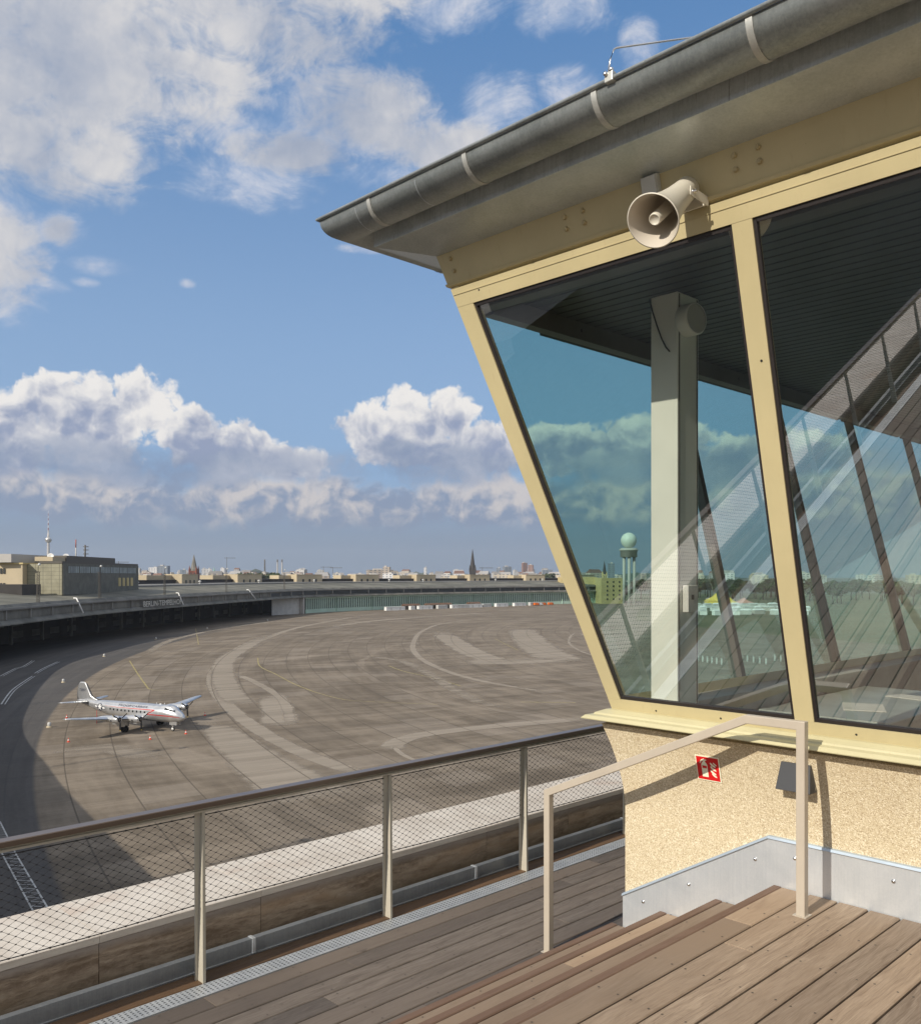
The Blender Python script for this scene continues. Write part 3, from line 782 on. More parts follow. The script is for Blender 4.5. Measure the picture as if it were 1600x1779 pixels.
# raised seam on the head rail
fs_ = MB(); slabF(fs_, cx(3.45)+.003, XE, cx(3.453)+.003, XE, 3.462, 3.466, -.02, .004); fs_.build('frame_seam', M['cream'], cab)
mull = [-2.1275, -.36, 1.41, 3.18, 4.95]
for x in mull:
    m_ = MB(); slabF(m_, x-.0525, x+.0525, x-.0525, x+.0525, ZG0+.0005, ZG1-.0005, -.07, -.0015); m_.build('mullion', M['cream'], cab)
wm = [6.40, 8.10, 9.80, 11.50, 13.2, 14.9]
for y in wm:
    m_ = MB(); dy = .0
    slabW(m_, y-.17-.03, y-.17+.03, y-.03, y+.03, ZG0+.0005, ZG1-.0005, -.07, -.0015)
    m_.build('mullion', M['inner_frame'], cab)
# weep holes
for x, z in [(-3.05, .885), (-2.62, .888), (-1.86, .892), (-3.86, 3.45), (-2.115, 2.75), (-1.2, .89)]:
    m_ = MB(); c = FP(x, z, .0006); m_.lathe([(.0001, 0), (.0065, 0)], c, (0, -ct, -sn), 10, False); m_.build('weep_hole', M['black'], cab)
# panes with gaskets
def paneF(xb0, xb1, xt0, xt1):
    p_ = MB(); p_.poly([FP(xb0, ZG0, -.024), FP(xb1, ZG0, -.024), FP(xt1, ZG1, -.024), FP(xt0, ZG1, -.024)])
    o = p_.build('window_pane', M['glass'], cab)
    g_ = MB(); w = .017
    slabF(g_, xb0+.0006, xb0+w, xt0+.0006, xt0+w, ZG0+.0006, ZG1-.0006, -.03, -.010)
    slabF(g_, xb1-w, xb1-.0006, xt1-w, xt1-.0006, ZG0+.0006, ZG1-.0006, -.03, -.010)
    slabF(g_, xb0+w, xb1-w, xb0+w-.004, xb1-w, ZG0+.0006, ZG0+.020, -.03, -.0095)
    slabF(g_, xt0+w+.004, xt1-w, xt0+w, xt1-w, ZG1-.022, ZG1-.0006, -.03, -.0095)
    g_.build('gasket', M['gasket'], o)
paneF(-3.305, mull[0]-.0525, -3.930, mull[0]-.0525)
for a, b in zip(mull, mull[1:]+[XE+.05]): paneF(a+.0525, b-.0525, a+.0525, b-.0525)
wy = [TY-.005] + wm
for i, (a, b) in enumerate(zip(wy, wm+[YE])):
    ab_, at_ = (TY+.015, TY-.61) if i == 0 else (a-.17+.03, a+.03)
    bb_, bt_ = (b-.17-.03, b-.03) if b < YE else (YE, YE)
    p_ = MB(); p_.poly([WP(bb_, ZG0, -.024), WP(ab_, ZG0, -.024), WP(at_, ZG1, -.024), WP(bt_, ZG1, -.024)])
    o = p_.build('window_pane', M['glass_w'], cab)
    g_ = MB(); slabW(g_, ab_+.018, bb_-.018, ab_+.018, bb_-.018, ZG1-.035, ZG1-.001, -.05, -.006)
    slabW(g_, ab_+.0006, ab_+.02, at_+.0006, at_+.02, ZG0+.001, ZG1-.036, -.05, -.006)
    g_.build('gasket', M['gasket'], o)
# fascia beam with lip and bolts
fb = MB(); corner_sweep(fb, [(ee(3.502)-.03, 3.500), (ee(3.514)-.004, 3.514), (ee(3.516)+.014, 3.516), (ee(3.531)+.016, 3.531), (ee(3.535)+.006, 3.5355), (ee(3.72)+.006, 3.72), (.5, 3.72), (.5, 3.50)], True)
fbo = fb.build('fascia_beam', M['cream'], cab)
def bolt(x, z):
    c = FP(x, z, .004); m_ = MB(); m_.lathe([(.0155, 0), (.0155, .004), (.0125, .0045), (.0125, .013), (.010, .016), (.0001, .0165)], c, (0, -ct, -sn), 6, False, False); m_.build('bolt', M['bolt'], fbo)
for x in (-3.134, -3.011, -2.119, -2.0):
    for z in (3.672, 3.612): bolt(x, z)
bolt(-4.040, 3.672); bolt(-4.028, 3.598)
# soffit, band, gutter
so = MB(); corner_sweep(so, [(.80, 3.702), (1.112, 3.770)], False); so.build('soffit', M['soffit'], cab)
zb = MB(); corner_sweep(zb, [(1.112, 3.7695), (1.119, 3.7695), (1.114, 3.99)], False); zb.build('eaves_band', M['zinc_band'], cab)
gc_e, gc_z, gR = 1.238, 3.935, .122
gp = [(gc_e-gR*math.cos(a), gc_z-gR*math.sin(a)) for a in [math.pi*k/16 for k in range(17)]]
gt = MB(); corner_sweep(gt, [(gc_e-gR+.0, 3.99)]+gp, False, True)
corner_sweep(gt, [(a-(a-gc_e)*.02, z+.0035) for a, z in gp], False, True)
gto = gt.build('gutter', M['gutter'], cab)
bead = [(gc_e+gR+.008+.0115*math.cos(a), gc_z+.010+.0115*math.sin(a)) for a in [2*math.pi*k/10 for k in range(10)]]
bb = MB(); corner_sweep(bb, bead, True, True); bb.build('gutter_bead', M['gutter'], gto)
for x in (-4.19, -3.385, -2.535, -1.765, -.97, -.15, .7):
    s_ = MB(); rg = []
    for xx in (x-.015, x+.015):
        rg.append([(xx, TY-(gc_e-(gR+.004)*math.cos(a)), gc_z-(gR+.004)*math.sin(a)) for a in [math.pi*(.10+.93*k/14) for k in range(15)]])
    s_.loft(rg, False, False, True)
    rg2 = [[(x_, y_+(0), z_) for x_, y_, z_ in r_] for r_ in rg]
    s_.loft([[(p_[0], TY-(gc_e-(gR+.0005)*math.cos(math.pi*(.10+.93*k/14))), gc_z-(gR+.0005)*math.sin(math.pi*(.10+.93*k/14))) for k, p_ in enumerate(rg[0])], rg[0]], False, False, False)
    s_.loft([rg[1], [(p_[0], TY-(gc_e-(gR+.0005)*math.cos(math.pi*(.10+.93*k/14))), gc_z-(gR+.0005)*math.sin(math.pi*(.10+.93*k/14))) for k, p_ in enumerate(rg[1])]], False, False, False)
    s_.build('gutter_strap', M['strap'], gto)
for y in (4.3, 5.1, 5.9, 6.7, 7.5):
    s_ = MB(); rg = [[(TX-(gc_e-(gR+.004)*math.cos(a)), yy, gc_z-(gR+.004)*math.sin(a)) for a in [math.pi*(.10+.93*k/14) for k in range(15)]] for yy in (y-.015, y+.015)]
    s_.loft(rg, False, False, True); s_.build('gutter_strap', M['strap'], gto)
# gutter seams
for x in (-4.32, -3.78, -1.1):
    s_ = MB(); rg = [[(xx, TY-(gc_e-(gR+.0012)*math.cos(a)), gc_z-(gR+.0012)*math.sin(a)) for a in [math.pi*(.02+.93*k/14) for k in range(15)]] for xx in (x-.002, x+.002)]
    s_.loft(rg, False, False, True); s_.build('gutter_seam', M['flash'], gto)
rf = MB(); corner_sweep(rf, [(1.116, 3.988), (1.19, 4.000), (1.19, 4.008), (-3.0, 4.55), (-3.0, 4.5)], False)
rf.poly([(XE, TY+3, 4.55), (TX+3, TY+3, 4.55), (TX+3, YE, 4.55), (XE, YE, 4.55)])
rf.build('roof', M['gutter'], cab)
# inside: ceiling, floor, far walls
ce = MB(); y = TY-.70
while y < YE-.05:
    ce.box(TX-.72, XE, y, y+.086, 3.470, 3.482); y += .106
ceo = ce.build('ceiling', M['ceil'], cab)
ce = MB(); ce.box(TX-.72, XE, TY-.74, YE, 3.500, 3.505); ce.build('ceiling_void', M['gasket'], ceo)
hd_ = MB(); hd_.box(-3.98, XE, TY-.70, TY-.60, 3.36, 3.469)
hd_.box(-3.985, -3.90, TY-.59, YE, 3.345, 3.469); hd_.build('inner_head_beam', M['inner_frame'], cab)
for y in (5.0, 6.0, 7.2, 8.9, 10.5):
    d_ = MB(); d_.lathe([(.0001, 0), (.013, 0)], (-3.899, y, 3.41), (1, 0, 0), 8, False); d_.build('rivet', M['black'], cab)
fl = MB(); fl.box(TX+.12, XE, TY+.12, YE, -.06, 0.0); fl.build('floor', M['inner_floor'], cab)
iw = MB(); iw.box(TX+.121, TX+.16, TY+.16, YE, .0, .86); iw.box(TX+.121, XE, TY+.121, TY+.16, .0, .86)
iw.box(TX-.02, TX+.22, TY+.16, YE, .861, .885); iw.box(TX-.02, XE, TY-.02, TY+.22, .861, .884); iw.build('inner_parapet', M['inner_wall'], cab)
en = MB(); en.box(TX, XE, YE, YE+.2, -1, .9); en.box(XE, XE+.2, TY-.1, YE+.2, -1, .9); en.box(TX-.7, XE, YE, YE+.1, 3.4, 4.0); en.box(XE, XE+.1, TY-.8, YE, 3.38, 4.2)
for x in (-1.6, .1, 1.8, 3.5, 5.2): en.box(x-.05, x+.05, YE, YE+.1, .9, 3.4)
for y in (6.4, 8.1, 9.8, 11.5, 13.2): en.box(XE, XE+.1, y-.05, y+.05, .9, 3.38)
en.build('rear_wall', M['cream'], cab)
for k, pts in enumerate(([(TX-.3, YE+.05, .9), (XE, YE+.05, .9), (XE, YE+.05, 3.4), (TX-.7, YE+.05, 3.4)], [(XE+.05, TY, .9), (XE+.05, YE, .9), (XE+.05, YE, 3.4), (XE+.05, TY-.7, 3.4)])):
    p_ = MB(); p_.poly(pts); p_.build('window_pane', M['glass_w'], cab)
col = MB(); col.box(-3.250, -3.056, 4.88, 5.124, 0.001, 3.469); colo = col.build('column', M['inner_white'], cab, bevel=.004)
ws = MB(); ws.box(-3.0555, -3.0525, 4.893, 4.903, .01, 3.46); ws.box(-3.0555, -3.0525, 5.100, 5.110, .01, 3.46); ws.build('weld_seam', M['inner_frame'], colo)
# further columns deep inside
for (x, y) in ((-.2, 14.0), (3.9, 5.0), (3.9, 12.8)):
    c_ = MB(); c_.box(x-.1, x+.1, y-.12, y+.12, .001, 3.469); c_.build('column', M['inner_white'], cab, bevel=.004)
sp_ = MB(); sp_.lathe([(.0001, -1.0), (.02, -.6), (.02, 0)], (0, 0, 0), (0, 0, 1), 8)
# zinc kick flashing along wall and stair
kf = MB(); x_s = -2.361
def ktop(x): return .252 if x > x_s else .252+(x-x_s)*.58
pts = [(XE, -.1), (XE, .252), (x_s, .252), (TX-.012, ktop(TX-.012)), (TX-.012, LOW-.05), (-2.3, LOW-.05)]
kf.prism([(x, TY-.010, z) for x, z in pts], (0, .009, 0))
kf.box(TX-.012, TX-.0005, TY-.0005, YE, LOW-.05, ktop(TX))
kfo = kf.build('kick_flashing', M['flash'], cab)
ke = MB()
for (a, za), (b, zb_) in (((x_s, .252), (XE, .252)), ((TX-.014, ktop(TX-.014)), (x_s, .252))):
    ke.hexa([(a, TY-.0225, za), (b, TY-.0225, zb_), (b, TY+.001, zb_+.0), (a, TY+.001, za)], [(a, TY-.0185, za+.013), (b, TY-.0185, zb_+.013), (b, TY+.001, zb_+.016), (a, TY+.001, za+.016)])
ke.build('folded_edge', M['flash_edge'], kfo)
for x, dz in ((-3.18, .09), (-2.86, .09), (-2.44, .09), (-2.21, .08), (-1.70, .08), (-1.2, .08), (-.7, .08)):
    s_ = MB(); s_.lathe([(.011, 0), (.011, .002), (.008, .006), (.0001, .007)], (x, TY-.0105, ktop(x)-dz), (0, -1, 0), 12); s_.build('screw', M['steelshine'], kfo)

# ---- things on and in the cabin
# horn loudspeaker
hs = thing('horn_loudspeaker', 'ivory horn loudspeaker hanging under the eaves of the cabin', 'loudspeaker', (-2.36, 3.86, 3.55))
mo = Vector((-2.327, 3.513, 3.325)); ba = Vector((-2.350, 3.800, 3.545)); ax = (mo-ba).normalized()
Lh = (mo-ba).length
hn = MB()
hn.lathe([(.0001, -.075), (.045, -.073), (.058, -.06), (.060, .02), (.061, .03), (.066, .10), (.078, Lh-.17), (.092, Lh-.10), (.108, Lh-.04), (.121, Lh-.008), (.126, Lh), (.127, Lh+.004), (.122, Lh+.005)], ba, ax, 48)
hn.build('horn', M['spk'], hs)
hi = MB(); hi.lathe([(.122, Lh+.005), (.116, Lh-.008), (.100, Lh-.05), (.082, Lh-.11), (.062, Lh-.20), (.045, Lh-.26), (.0001, Lh-.265)], ba, ax, 48); hi.build('horn_lining', M['spk_in'], hs)
cn = MB(); cn.lathe([(.030, Lh-.262), (.0285, Lh-.020), (.0265, Lh-.013), (.023, Lh-.012), (.0225, Lh-.015), (.0001, Lh-.015)], ba, ax, 32); cn.build('throat', M['spk'], hs)
sd = ax.cross(Vector((0,0,1))).normalized()     # bracket arm on the right side
if sd.x < 0: sd = -sd
br = MB(); pv = ba+sd*.064+ax*.035
wallp = Vector((pv.x+.004, TY-ee(3.52)-.03, pv.z-.01))
br.obox((pv+wallp)/2+Vector((.001, 0, 0)), (wallp-pv).normalized(), sd, (wallp-pv).normalized().cross(sd), (wallp-pv).length/2+.02, .0025, .022)
pv2 = ba-sd*.064+ax*.035; wp2 = Vector((pv2.x-.004, wallp.y, pv2.z-.01))
br.obox((pv2+wp2)/2, (wp2-pv2).normalized(), sd, (wp2-pv2).normalized().cross(sd), (wp2-pv2).length/2+.02, .0025, .022)
br.box(pv2.x-.006, pv.x+.006, wallp.y, wallp.y+.012, pv.z-.032, pv.z+.014)
br.build('bracket', M['spk'], hs)
bt = MB(); bt.lathe([(.012, 0), (.012, .006), (.008, .007), (.008, .018), (.0001, .020)], pv+sd*.003, sd, 10); bt.build('bracket_bolt', M['steelshine'], hs)
jb = thing('junction_box', 'small grey junction box under the soffit behind the loudspeaker', 'junction box', (-2.56, 3.83, 3.64))
j_ = MB(); slabF(j_, -2.615, -2.520, -2.615, -2.520, 3.595, 3.715, .007, .040); j_.build('housing', M['grey_box'], jb, bevel=.003)
j_ = MB(); slabF(j_, -2.610, -2.525, -2.610, -2.525, 3.600, 3.712, .0405, .048); j_.build('cover', M['grey_box'], jb, bevel=.003)
# fire extinguisher sign, follows the flared render
def wall_e(z): return .105*max(0, (z-.25)/.52)**1.7 if z > .25 else 0
sx_, sz_, sh = -2.705, .590, .076
slope = (wall_e(sz_+sh)-wall_e(sz_-sh))/(2*sh); sn_v = Vector((0, -1, -slope)).normalized(); sup = Vector((0, -slope, 1)).normalized()
sg = thing('fire_extinguisher_sign', 'square red fire extinguisher sign on the pebble-dashed cabin wall', 'sign', (sx_, TY-wall_e(sz_), sz_))
so_ = Vector((sx_, TY-wall_e(sz_), sz_))
def SP(a, b, o): return so_+Vector((a, 0, 0))+sup*b+sn_v*o
def plate(pts, o, name, mat, th=.0012):
    m_ = MB(); m_.prism([SP(a, b, o) for a, b in pts], sn_v*th); return m_.build(name, mat, sg)
plate([(-.076, -.076), (.076, -.076), (.076, .076), (-.076, .076)], .004, 'plate', M['signwhite'], .003)
plate([(-.070, -.070), (.070, -.070), (.070, .070), (-.070, .070)], .0072, 'red_field', M['red'])
ext = [(-.040, -.052), (-.002, -.052), (-.002, .022), (-.008, .034), (-.014, .040), (-.014, .047), (-.004, .050), (-.008, .057), (-.016, .054), (-.021, .060), (-.027, .057), (-.038, .052), (-.047, .040), (-.050, .028), (-.046, .028), (-.041, .038), (-.031, .045), (-.028, .044), (-.028, .040), (-.036, .032), (-.040, .020)]
plate(ext, .0086, 'extinguisher_symbol', M['signwhite'])
plate([(-.034, .002), (-.006, .002), (-.006, .017), (-.034, .017)], .0100, 'symbol_band', M['red'])
def flame(cx_, cy_, s_, f=1):
    pts = [(0, 0), (.006, -.010), (.018, -.020), (.036, -.025), (.034, -.016), (.024, -.010), (.012, -.001), (.004, .006)]
    return [(cx_+a*s_, cy_+b*s_*f) for a, b in pts]
for cx_, cy_, s_ in ((.016, .036, .95), (.036, .040, .62), (.017, .014, .98), (.014, -.009, .98), (.022, -.028, .85)):
    plate(flame(cx_, cy_, s_), .0086, 'flame_symbol', M['signwhite'])
# wall lamp
wl = thing('wall_lamp', 'anthracite wedge-shaped wall lamp below the window sill behind the handrail post', 'lamp', (-2.165, 4.62, .63))
lb = MB(); zt, zl = .705, .560
yt = TY-wall_e(zt)-.002; yl = TY-wall_e(zl)-.002
lb.hexa([(-2.262, yl-.088, zl), (-2.072, yl-.088, zl), (-2.072, yl, zl-.002), (-2.262, yl, zl-.002)], [(-2.245, yt-.016, zt), (-2.085, yt-.016, zt), (-2.085, yt, zt), (-2.245, yt, zt)])
lb.build('lamp_body', M['lamp'], wl, bevel=.0025)
l2 = MB(); l2.box(-2.0705, -2.0695, yl-.03, yl-.024, zl+.012, zl+.03); l2.build('lens_slot', M['steelshine'], wl)
# lightning wire clamp on the gutter
lw = thing('lightning_conductor', 'bent steel lightning wire clamped to the gutter edge', 'lightning conductor', (-2.42, 3.34, 3.96))
be_y = TY-(gc_e+gR+.008); c0 = Vector((-2.44, be_y, gc_z+.010))
l_ = MB(); l_.box(-2.458, -2.412, be_y-.016, be_y+.014, gc_z-.006, gc_z+.040); l_.build('clamp', M['strap'], lw, bevel=.004)
l_ = MB(); l_.lathe([(.010, 0), (.013, .01), (.008, .014), (.0001, .015)], (-2.425, be_y-.01, gc_z+.04), (.3, 0, 1), 8); l_.lathe([(.010, 0), (.010, .012), (.0001, .013)], (-2.447, be_y-.016, gc_z+.03), (0, -1, .2), 6); l_.build('clamp_bolt', M['steelshine'], lw)
l_ = MB(); l_.tube([(-2.447, be_y, gc_z+.035), (-2.440, be_y+.004, gc_z+.10), (-2.425, be_y+.012, gc_z+.145), (-2.415, be_y+.02, gc_z+.152), (-2.2, be_y+.17, gc_z+.16), (-1.9, be_y+.40, gc_z+.18)], .0045, 8); l_.build('wire', M['steelshine'], lw)
# inside things
rs = thing('round_ceiling_speaker', 'round cream speaker fixed to the inner column below the ceiling', 'speaker', (-3.0, 4.96, 3.30))
r_ = MB(); r_.lathe([(.0001, 0), (.096, 0), (.100, .006), (.100, .085), (.094, .092), (.090, .092)], (-3.052, 4.96, 3.295), (1, -.15, 0), 36); r_.build('housing', M['inner_white'], rs)
r_ = MB(); r_.lathe([(.090, .088), (.0001, .090)], (-3.052, 4.96, 3.295), (1, -.15, 0), 36); r_.build('grille', M['grey_box'], rs)
cbx = thing('column_control_box', 'small white control box on the side of the inner column', 'control box', (-3.03, 4.99, 1.56))
r_ = MB(); r_.box(-3.0515, -3.010, 4.93, 5.04, 1.47, 1.64); r_.build('housing', M['paper'], cbx, bevel=.004)
r_ = MB(); r_.box(-3.0095, -3.008, 4.965, 4.995, 1.55, 1.58); r_.build('display', M['black'], cbx)
cb = thing('loose_cable', 'thin black cable hanging across the top of the white column', 'cable', (-3.2, 4.86, 3.3))
r_ = MB(); r_.tube([(-3.255, 4.872, 3.46), (-3.235, 4.872, 3.38), (-3.20, 4.872, 3.28), (-3.165, 4.872, 3.19), (-3.135, 4.870, 3.135), (-3.105, 4.868, 3.10)], .0045, 6); r_.build('cable_run', M['black'], cb)
dk = thing('desk', 'pale desk along the west windows inside the cabin', 'desk', (-2.6, 8, 0))
r_ = MB(); r_.box(-3.1, -2.2, 6.0, 7.9, .72, .75); r_.build('desktop', M['desk'], dk, bevel=.004)
for x in (-3.05, -2.25):
    for y in (6.05, 7.85): r_ = MB(); r_.box(x-.02, x+.02, y-.02, y+.02, .001, .719); r_.build('leg', M['inner_frame'], dk)
pr = MB(); pr.obox((-2.6, 6.6, .7535), (.9, .4, 0), (-.4, .9, 0), (0, 0, 1), .14, .2, .002); tag(pr.build('paper_sheet', M['paper']), 'white paper sheet lying on the near end of the desk', 'paper')
pr = MB(); pr.obox((-2.55, 7.4, .7535), (.95, -.2, 0), (.2, .95, 0), (0, 0, 1), .16, .11, .002); tag(pr.build('paper_sheet', M['paper']), 'white paper sheet lying on the far end of the desk', 'paper')
ch_ = thing('office_chair', 'dark brown chair inside the cabin near the second window', 'chair', (-1.5, 6.4, 0))
r_ = MB(); r_.box(-1.75, -1.25, 6.1, 6.6, .42, .50); r_.build('seat', M['board'], ch_, bevel=.02)
r_ = MB(); r_.box(-1.75, -1.25, 6.56, 6.62, .52, .98); r_.build('backrest', M['board'], ch_, bevel=.02)
for x in (-1.72, -1.28):
    for y in (6.13, 6.57): r_ = MB(); r_.box(x-.015, x+.015, y-.015, y+.015, .001, .419); r_.build('leg', M['black'], ch_)

# ================================================================== apron, field, far ground
m_ = MB(); NS = 60
a = W(-9000, -1500, G-.30); b = W(9000, -1500, G-.30); c = W(9000, 12500, G-.30); d = W(-9000, 12500, G-.30)
m_.poly([a, b, c, d]); tag(m_.build('ground', M['cityground']), None, None, kind='structure')
m_ = MB(); m_.poly([W(60, 250, G-.15), W(1600, 250, G-.15), W(1600, 1500, G-.15), W(100, 1500, G-.15)])
tag(m_.build('field', M['grass']), None, None, kind='structure')
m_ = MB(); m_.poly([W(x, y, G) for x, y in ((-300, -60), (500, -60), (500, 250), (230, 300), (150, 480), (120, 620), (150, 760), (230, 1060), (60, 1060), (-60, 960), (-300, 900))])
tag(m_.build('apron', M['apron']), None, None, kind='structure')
# painted lines
def strip(pts, w, z=G+.02):
    m_ = MB(); n = len(pts); L, Rr = [], []
    for i, (x, y) in enumerate(pts):
        x0, y0 = pts[max(0, i-1)]; x1, y1 = pts[min(n-1, i+1)]; t = Vector((x1-x0, y1-y0)).normalized()
        L.append(W(x-t.y*w/2, y+t.x*w/2, z)); Rr.append(W(x+t.y*w/2, y-t.x*w/2, z))
    m_.loft([L, Rr], False); return m_
def pxs(lst): return [LD(x, y) for x, y in lst]
def smooth_pts(P, n=8):
    out = []
    for i in range(len(P)-1):
        p0, p1, p2, p3 = P[max(0, i-1)], P[i], P[i+1], P[min(len(P)-1, i+2)]
        for k in range(n):
            t = k/n; out.append(tuple(.5*((2*p1[j])+(-p0[j]+p2[j])*t+(2*p0[j]-5*p1[j]+4*p2[j]-p3[j])*t*t+(-p0[j]+3*p1[j]-3*p2[j]+p3[j])*t**3) for j in (0, 1)))
    return out+[P[-1]]
m, nt, b = newmat('worn pale concrete'); at = nt.nodes.new('ShaderNodeAttribute'); at.attribute_name = 'soft'; g = nt.nodes.new('ShaderNodeNewGeometry')
X, Y, Z = sep(nt, g.outputs['Position']); lat = X*C+Y*S; dep = Y*C-X*S
nn_ = noise(nt, comb(nt, (lat*.85+dep*.5)*.02, (dep*.85-lat*.5)*.25, 1), 1, 7, .7, .5); n2_ = noise(nt, comb(nt, lat*.07, dep*.07, 4), 1, 5, .6)
u_ = lat-330.0; v_ = (dep-440.0)*.78; r_e = (u_*u_+v_*v_).sq()*(1/7.6); s_e = v_.at2(u_)*62.0 + (r_e.fl()*0.5).fr()
joint = (r_e.fr().lt(.026)).mx(s_e.fr().lt(.013)*.75)
al = (E(nt, at.outputs['Fac'])*1.5 + (nn_-.5)*1.5 + (n2_-.5)*1.3 - .05).ss(.0, 1.0)*.80*(1.0-joint*.8)
setc(nt, b, mix(nt, nn_.ss(.3, .7), (.275, .235, .185), (.38, .327, .262)), .9, spec=.2)
tr_ = nt.nodes.new('ShaderNodeBsdfTransparent'); ms_ = nt.nodes.new('ShaderNodeMixShader'); nt.links.new(al.s, ms_.inputs[0]); nt.links.new(tr_.outputs[0], ms_.inputs[1]); nt.links.new(b.outputs[0], ms_.inputs[2])
nt.links.new(ms_.outputs[0], nt.nodes['Material Output'].inputs[0]); M['worn'] = m
def track(pts, w, z=G+.012, k=1.0):
    P = smooth_pts(pxs(pts), 10); n = len(P); rows = [[], [], [], [], []]
    for i, (x, y) in enumerate(P):
        x0, y0 = P[max(0, i-1)]; x1, y1 = P[min(n-1, i+1)]; t = Vector((x1-x0, y1-y0)).normalized()
        ww = w if not isinstance(w, tuple) else w[0]+(w[1]-w[0])*i/(n-1)
        for j, f in enumerate((-.5, -.3, 0, .3, .5)): rows[j].append(W(x-t.y*ww*f, y+t.x*ww*f, z))
    m_ = MB(); m_.loft(rows, False); o = m_.build('worn_track', M['worn'])
    ca = o.data.color_attributes.new('soft', 'FLOAT_COLOR', 'POINT')
    for j, v in enumerate((0, .8, 1, .8, 0)):
        for i in range(n):
            e = min(1, i/6, (n-1-i)/6)*v*k; ca.data[j*n+i].color = (e, e, e, 1)
    tag(o, None, None, kind='structure')
track([(640, 1068), (520, 1090), (420, 1128), (378, 1160), (370, 1186), (392, 1222), (440, 1262), (520, 1306), (640, 1350)], 4.5)
track([(470, 1100), (400, 1140), (388, 1170), (402, 1205), (430, 1226)], 9, G+.016, .8)
track([(365, 1255), (420, 1300), (490, 1350), (560, 1390)], (7, 17), G+.020)
track([(470, 1200), (485, 1240), (480, 1262)], 9, G+.024, .9)
track([(410, 1172), (440, 1184), (490, 1215), (505, 1262)], 3.0, G+.028)
track([(1000, 1078), (880, 1074), (780, 1082), (735, 1096), (718, 1118), (724, 1138), (760, 1160), (830, 1182), (960, 1205)], 3.0, G+.032)
track([(760, 1096), (790, 1116), (830, 1138), (880, 1150)], 14, G+.036, .9)
track([(905, 1090), (920, 1112), (950, 1135), (990, 1150)], 20, G+.040, .9)
track([(800, 1150), (880, 1150), (1000, 1146)], 22, G+.044, .8)
track([(680, 1304), (690, 1290), (740, 1276), (860, 1262), (1040, 1248)], 5.5, G+.048)
track([(683, 1296), (700, 1312), (740, 1330)], 1.2, G+.052)
track([(560, 1092), (640, 1080), (740, 1072), (900, 1062)], 9, G+.056, .8)
track([(250, 1140), (300, 1112), (400, 1090), (520, 1075)], 5, G+.060, .6)
track([(1030, 1110), (1000, 1100), (988, 1115), (1005, 1130), (1040, 1142)], 1.6, G+.064)
track([(600, 1140), (700, 1150), (820, 1215), (900, 1230)], 5, G+.068, .5)
track([(90, 1310), (190, 1300), (300, 1330)], 8, G+.072, .5)
yl_ = [([(225, 1148), (240, 1172), (258, 1197)], .45), ([(258, 1197), (268, 1199), (290, 1200)], .3), ([(448, 1143), (452, 1158), (480, 1172), (510, 1188), (545, 1202)], .42), ([(545, 1202), (600, 1216), (680, 1221), (760, 1224)], .3),
       ([(676, 1157), (700, 1166), (760, 1180), (800, 1192)], .45), ([(905, 1220), (1000, 1221)], .5), ([(340, 1092), (345, 1120)], .35), ([(860, 1110), (900, 1130)], .35)]
for pts, w in yl_: tag(strip(smooth_pts(pxs(pts)), w).build('taxi_line', M['yline']), None, None, kind='structure')
for pts in ([(2, 1224), (20, 1200), (42, 1184), (56, 1175)], [(60, 1170), (76, 1161), (100, 1150)], [(0, 1175), (26, 1162), (40, 1158), (56, 1148)]):
    P = smooth_pts(pxs(pts))
    tag(strip(P, .35).build('guide_line', M['wline']), None, None, kind='structure')
    tag(strip([(x+.85, y) for x, y in P], .22).build('guide_line', M['wline']), None, None, kind='structure')
# zig-zag strip in the shade at lower left
za = pxs([(0, 1428), (28, 1485), (90, 1590)]); 
def lerp2(P, t):
    n = len(P)-1; i = min(int(t*n), n-1); f = t*n-i; return (P[i][0]*(1-f)+P[i+1][0]*f, P[i][1]*(1-f)+P[i+1][1]*f)
zb2 = [(x-1.15, y-.5) for x, y in za]
tag(strip(za, .16).build('guide_line', M['wline']), None, None, kind='structure'); tag(strip(zb2, .16).build('guide_line', M['wline']), None, None, kind='structure')
zz = []
for i in range(61): zz.append(lerp2(za if i % 2 else zb2, i/60))
tag(strip(zz, .15, G+.10).build('zigzag_line', M['wline']), None, None, kind='structure')

# ================================================================== curved hangar building
edge = smooth_pts([(-21, 23), (-36, 45), (-51, 67), (-66, 89), (-84, 117), (-113, 168), (-150, 268), (-159, 330), (-161, 427), (-143, 598), (-122, 715), (-78, 782), (0, 860), (81, 935), (190, 1010)], 12)
def resample(P, step):
    out = [P[0]]; acc = 0
    for a, b in zip(P, P[1:]):
        L = math.hypot(b[0]-a[0], b[1]-a[1]); d = step-acc
        while d <= L: out.append((a[0]+(b[0]-a[0])*d/L, a[1]+(b[1]-a[1])*d/L)); d += step
        acc = L-(d-step)
    return out
STP = 5.25
edge = resample(edge, STP)
def nrm(i):
    i0, i1 = max(0, i-3), min(len(edge)-1, i+3); t = Vector((edge[i1][0]-edge[i0][0], edge[i1][1]-edge[i0][1])).normalized()
    return Vector((-t.y, t.x)), t
def OP(i, o, h):                 # point on the building: index along the arc, offset behind its front edge, height
    i = max(0, min(len(edge)-1, i)); n_, t = nrm(i); x, y = edge[i]; return W(x+n_.x*o, y+n_.y*o, G+h)
def pxof(i, o):
    n_, t = nrm(i); x, y = edge[i]; return 800+FPX*(x+n_.x*o)/(y+n_.y*o)
def idx_at(px, o, imin=None):
    imin = 50 if imin is None else imin
    best = min(range(imin, len(edge)), key=lambda i: abs(pxof(i, o)-px)); return best
N = len(edge)
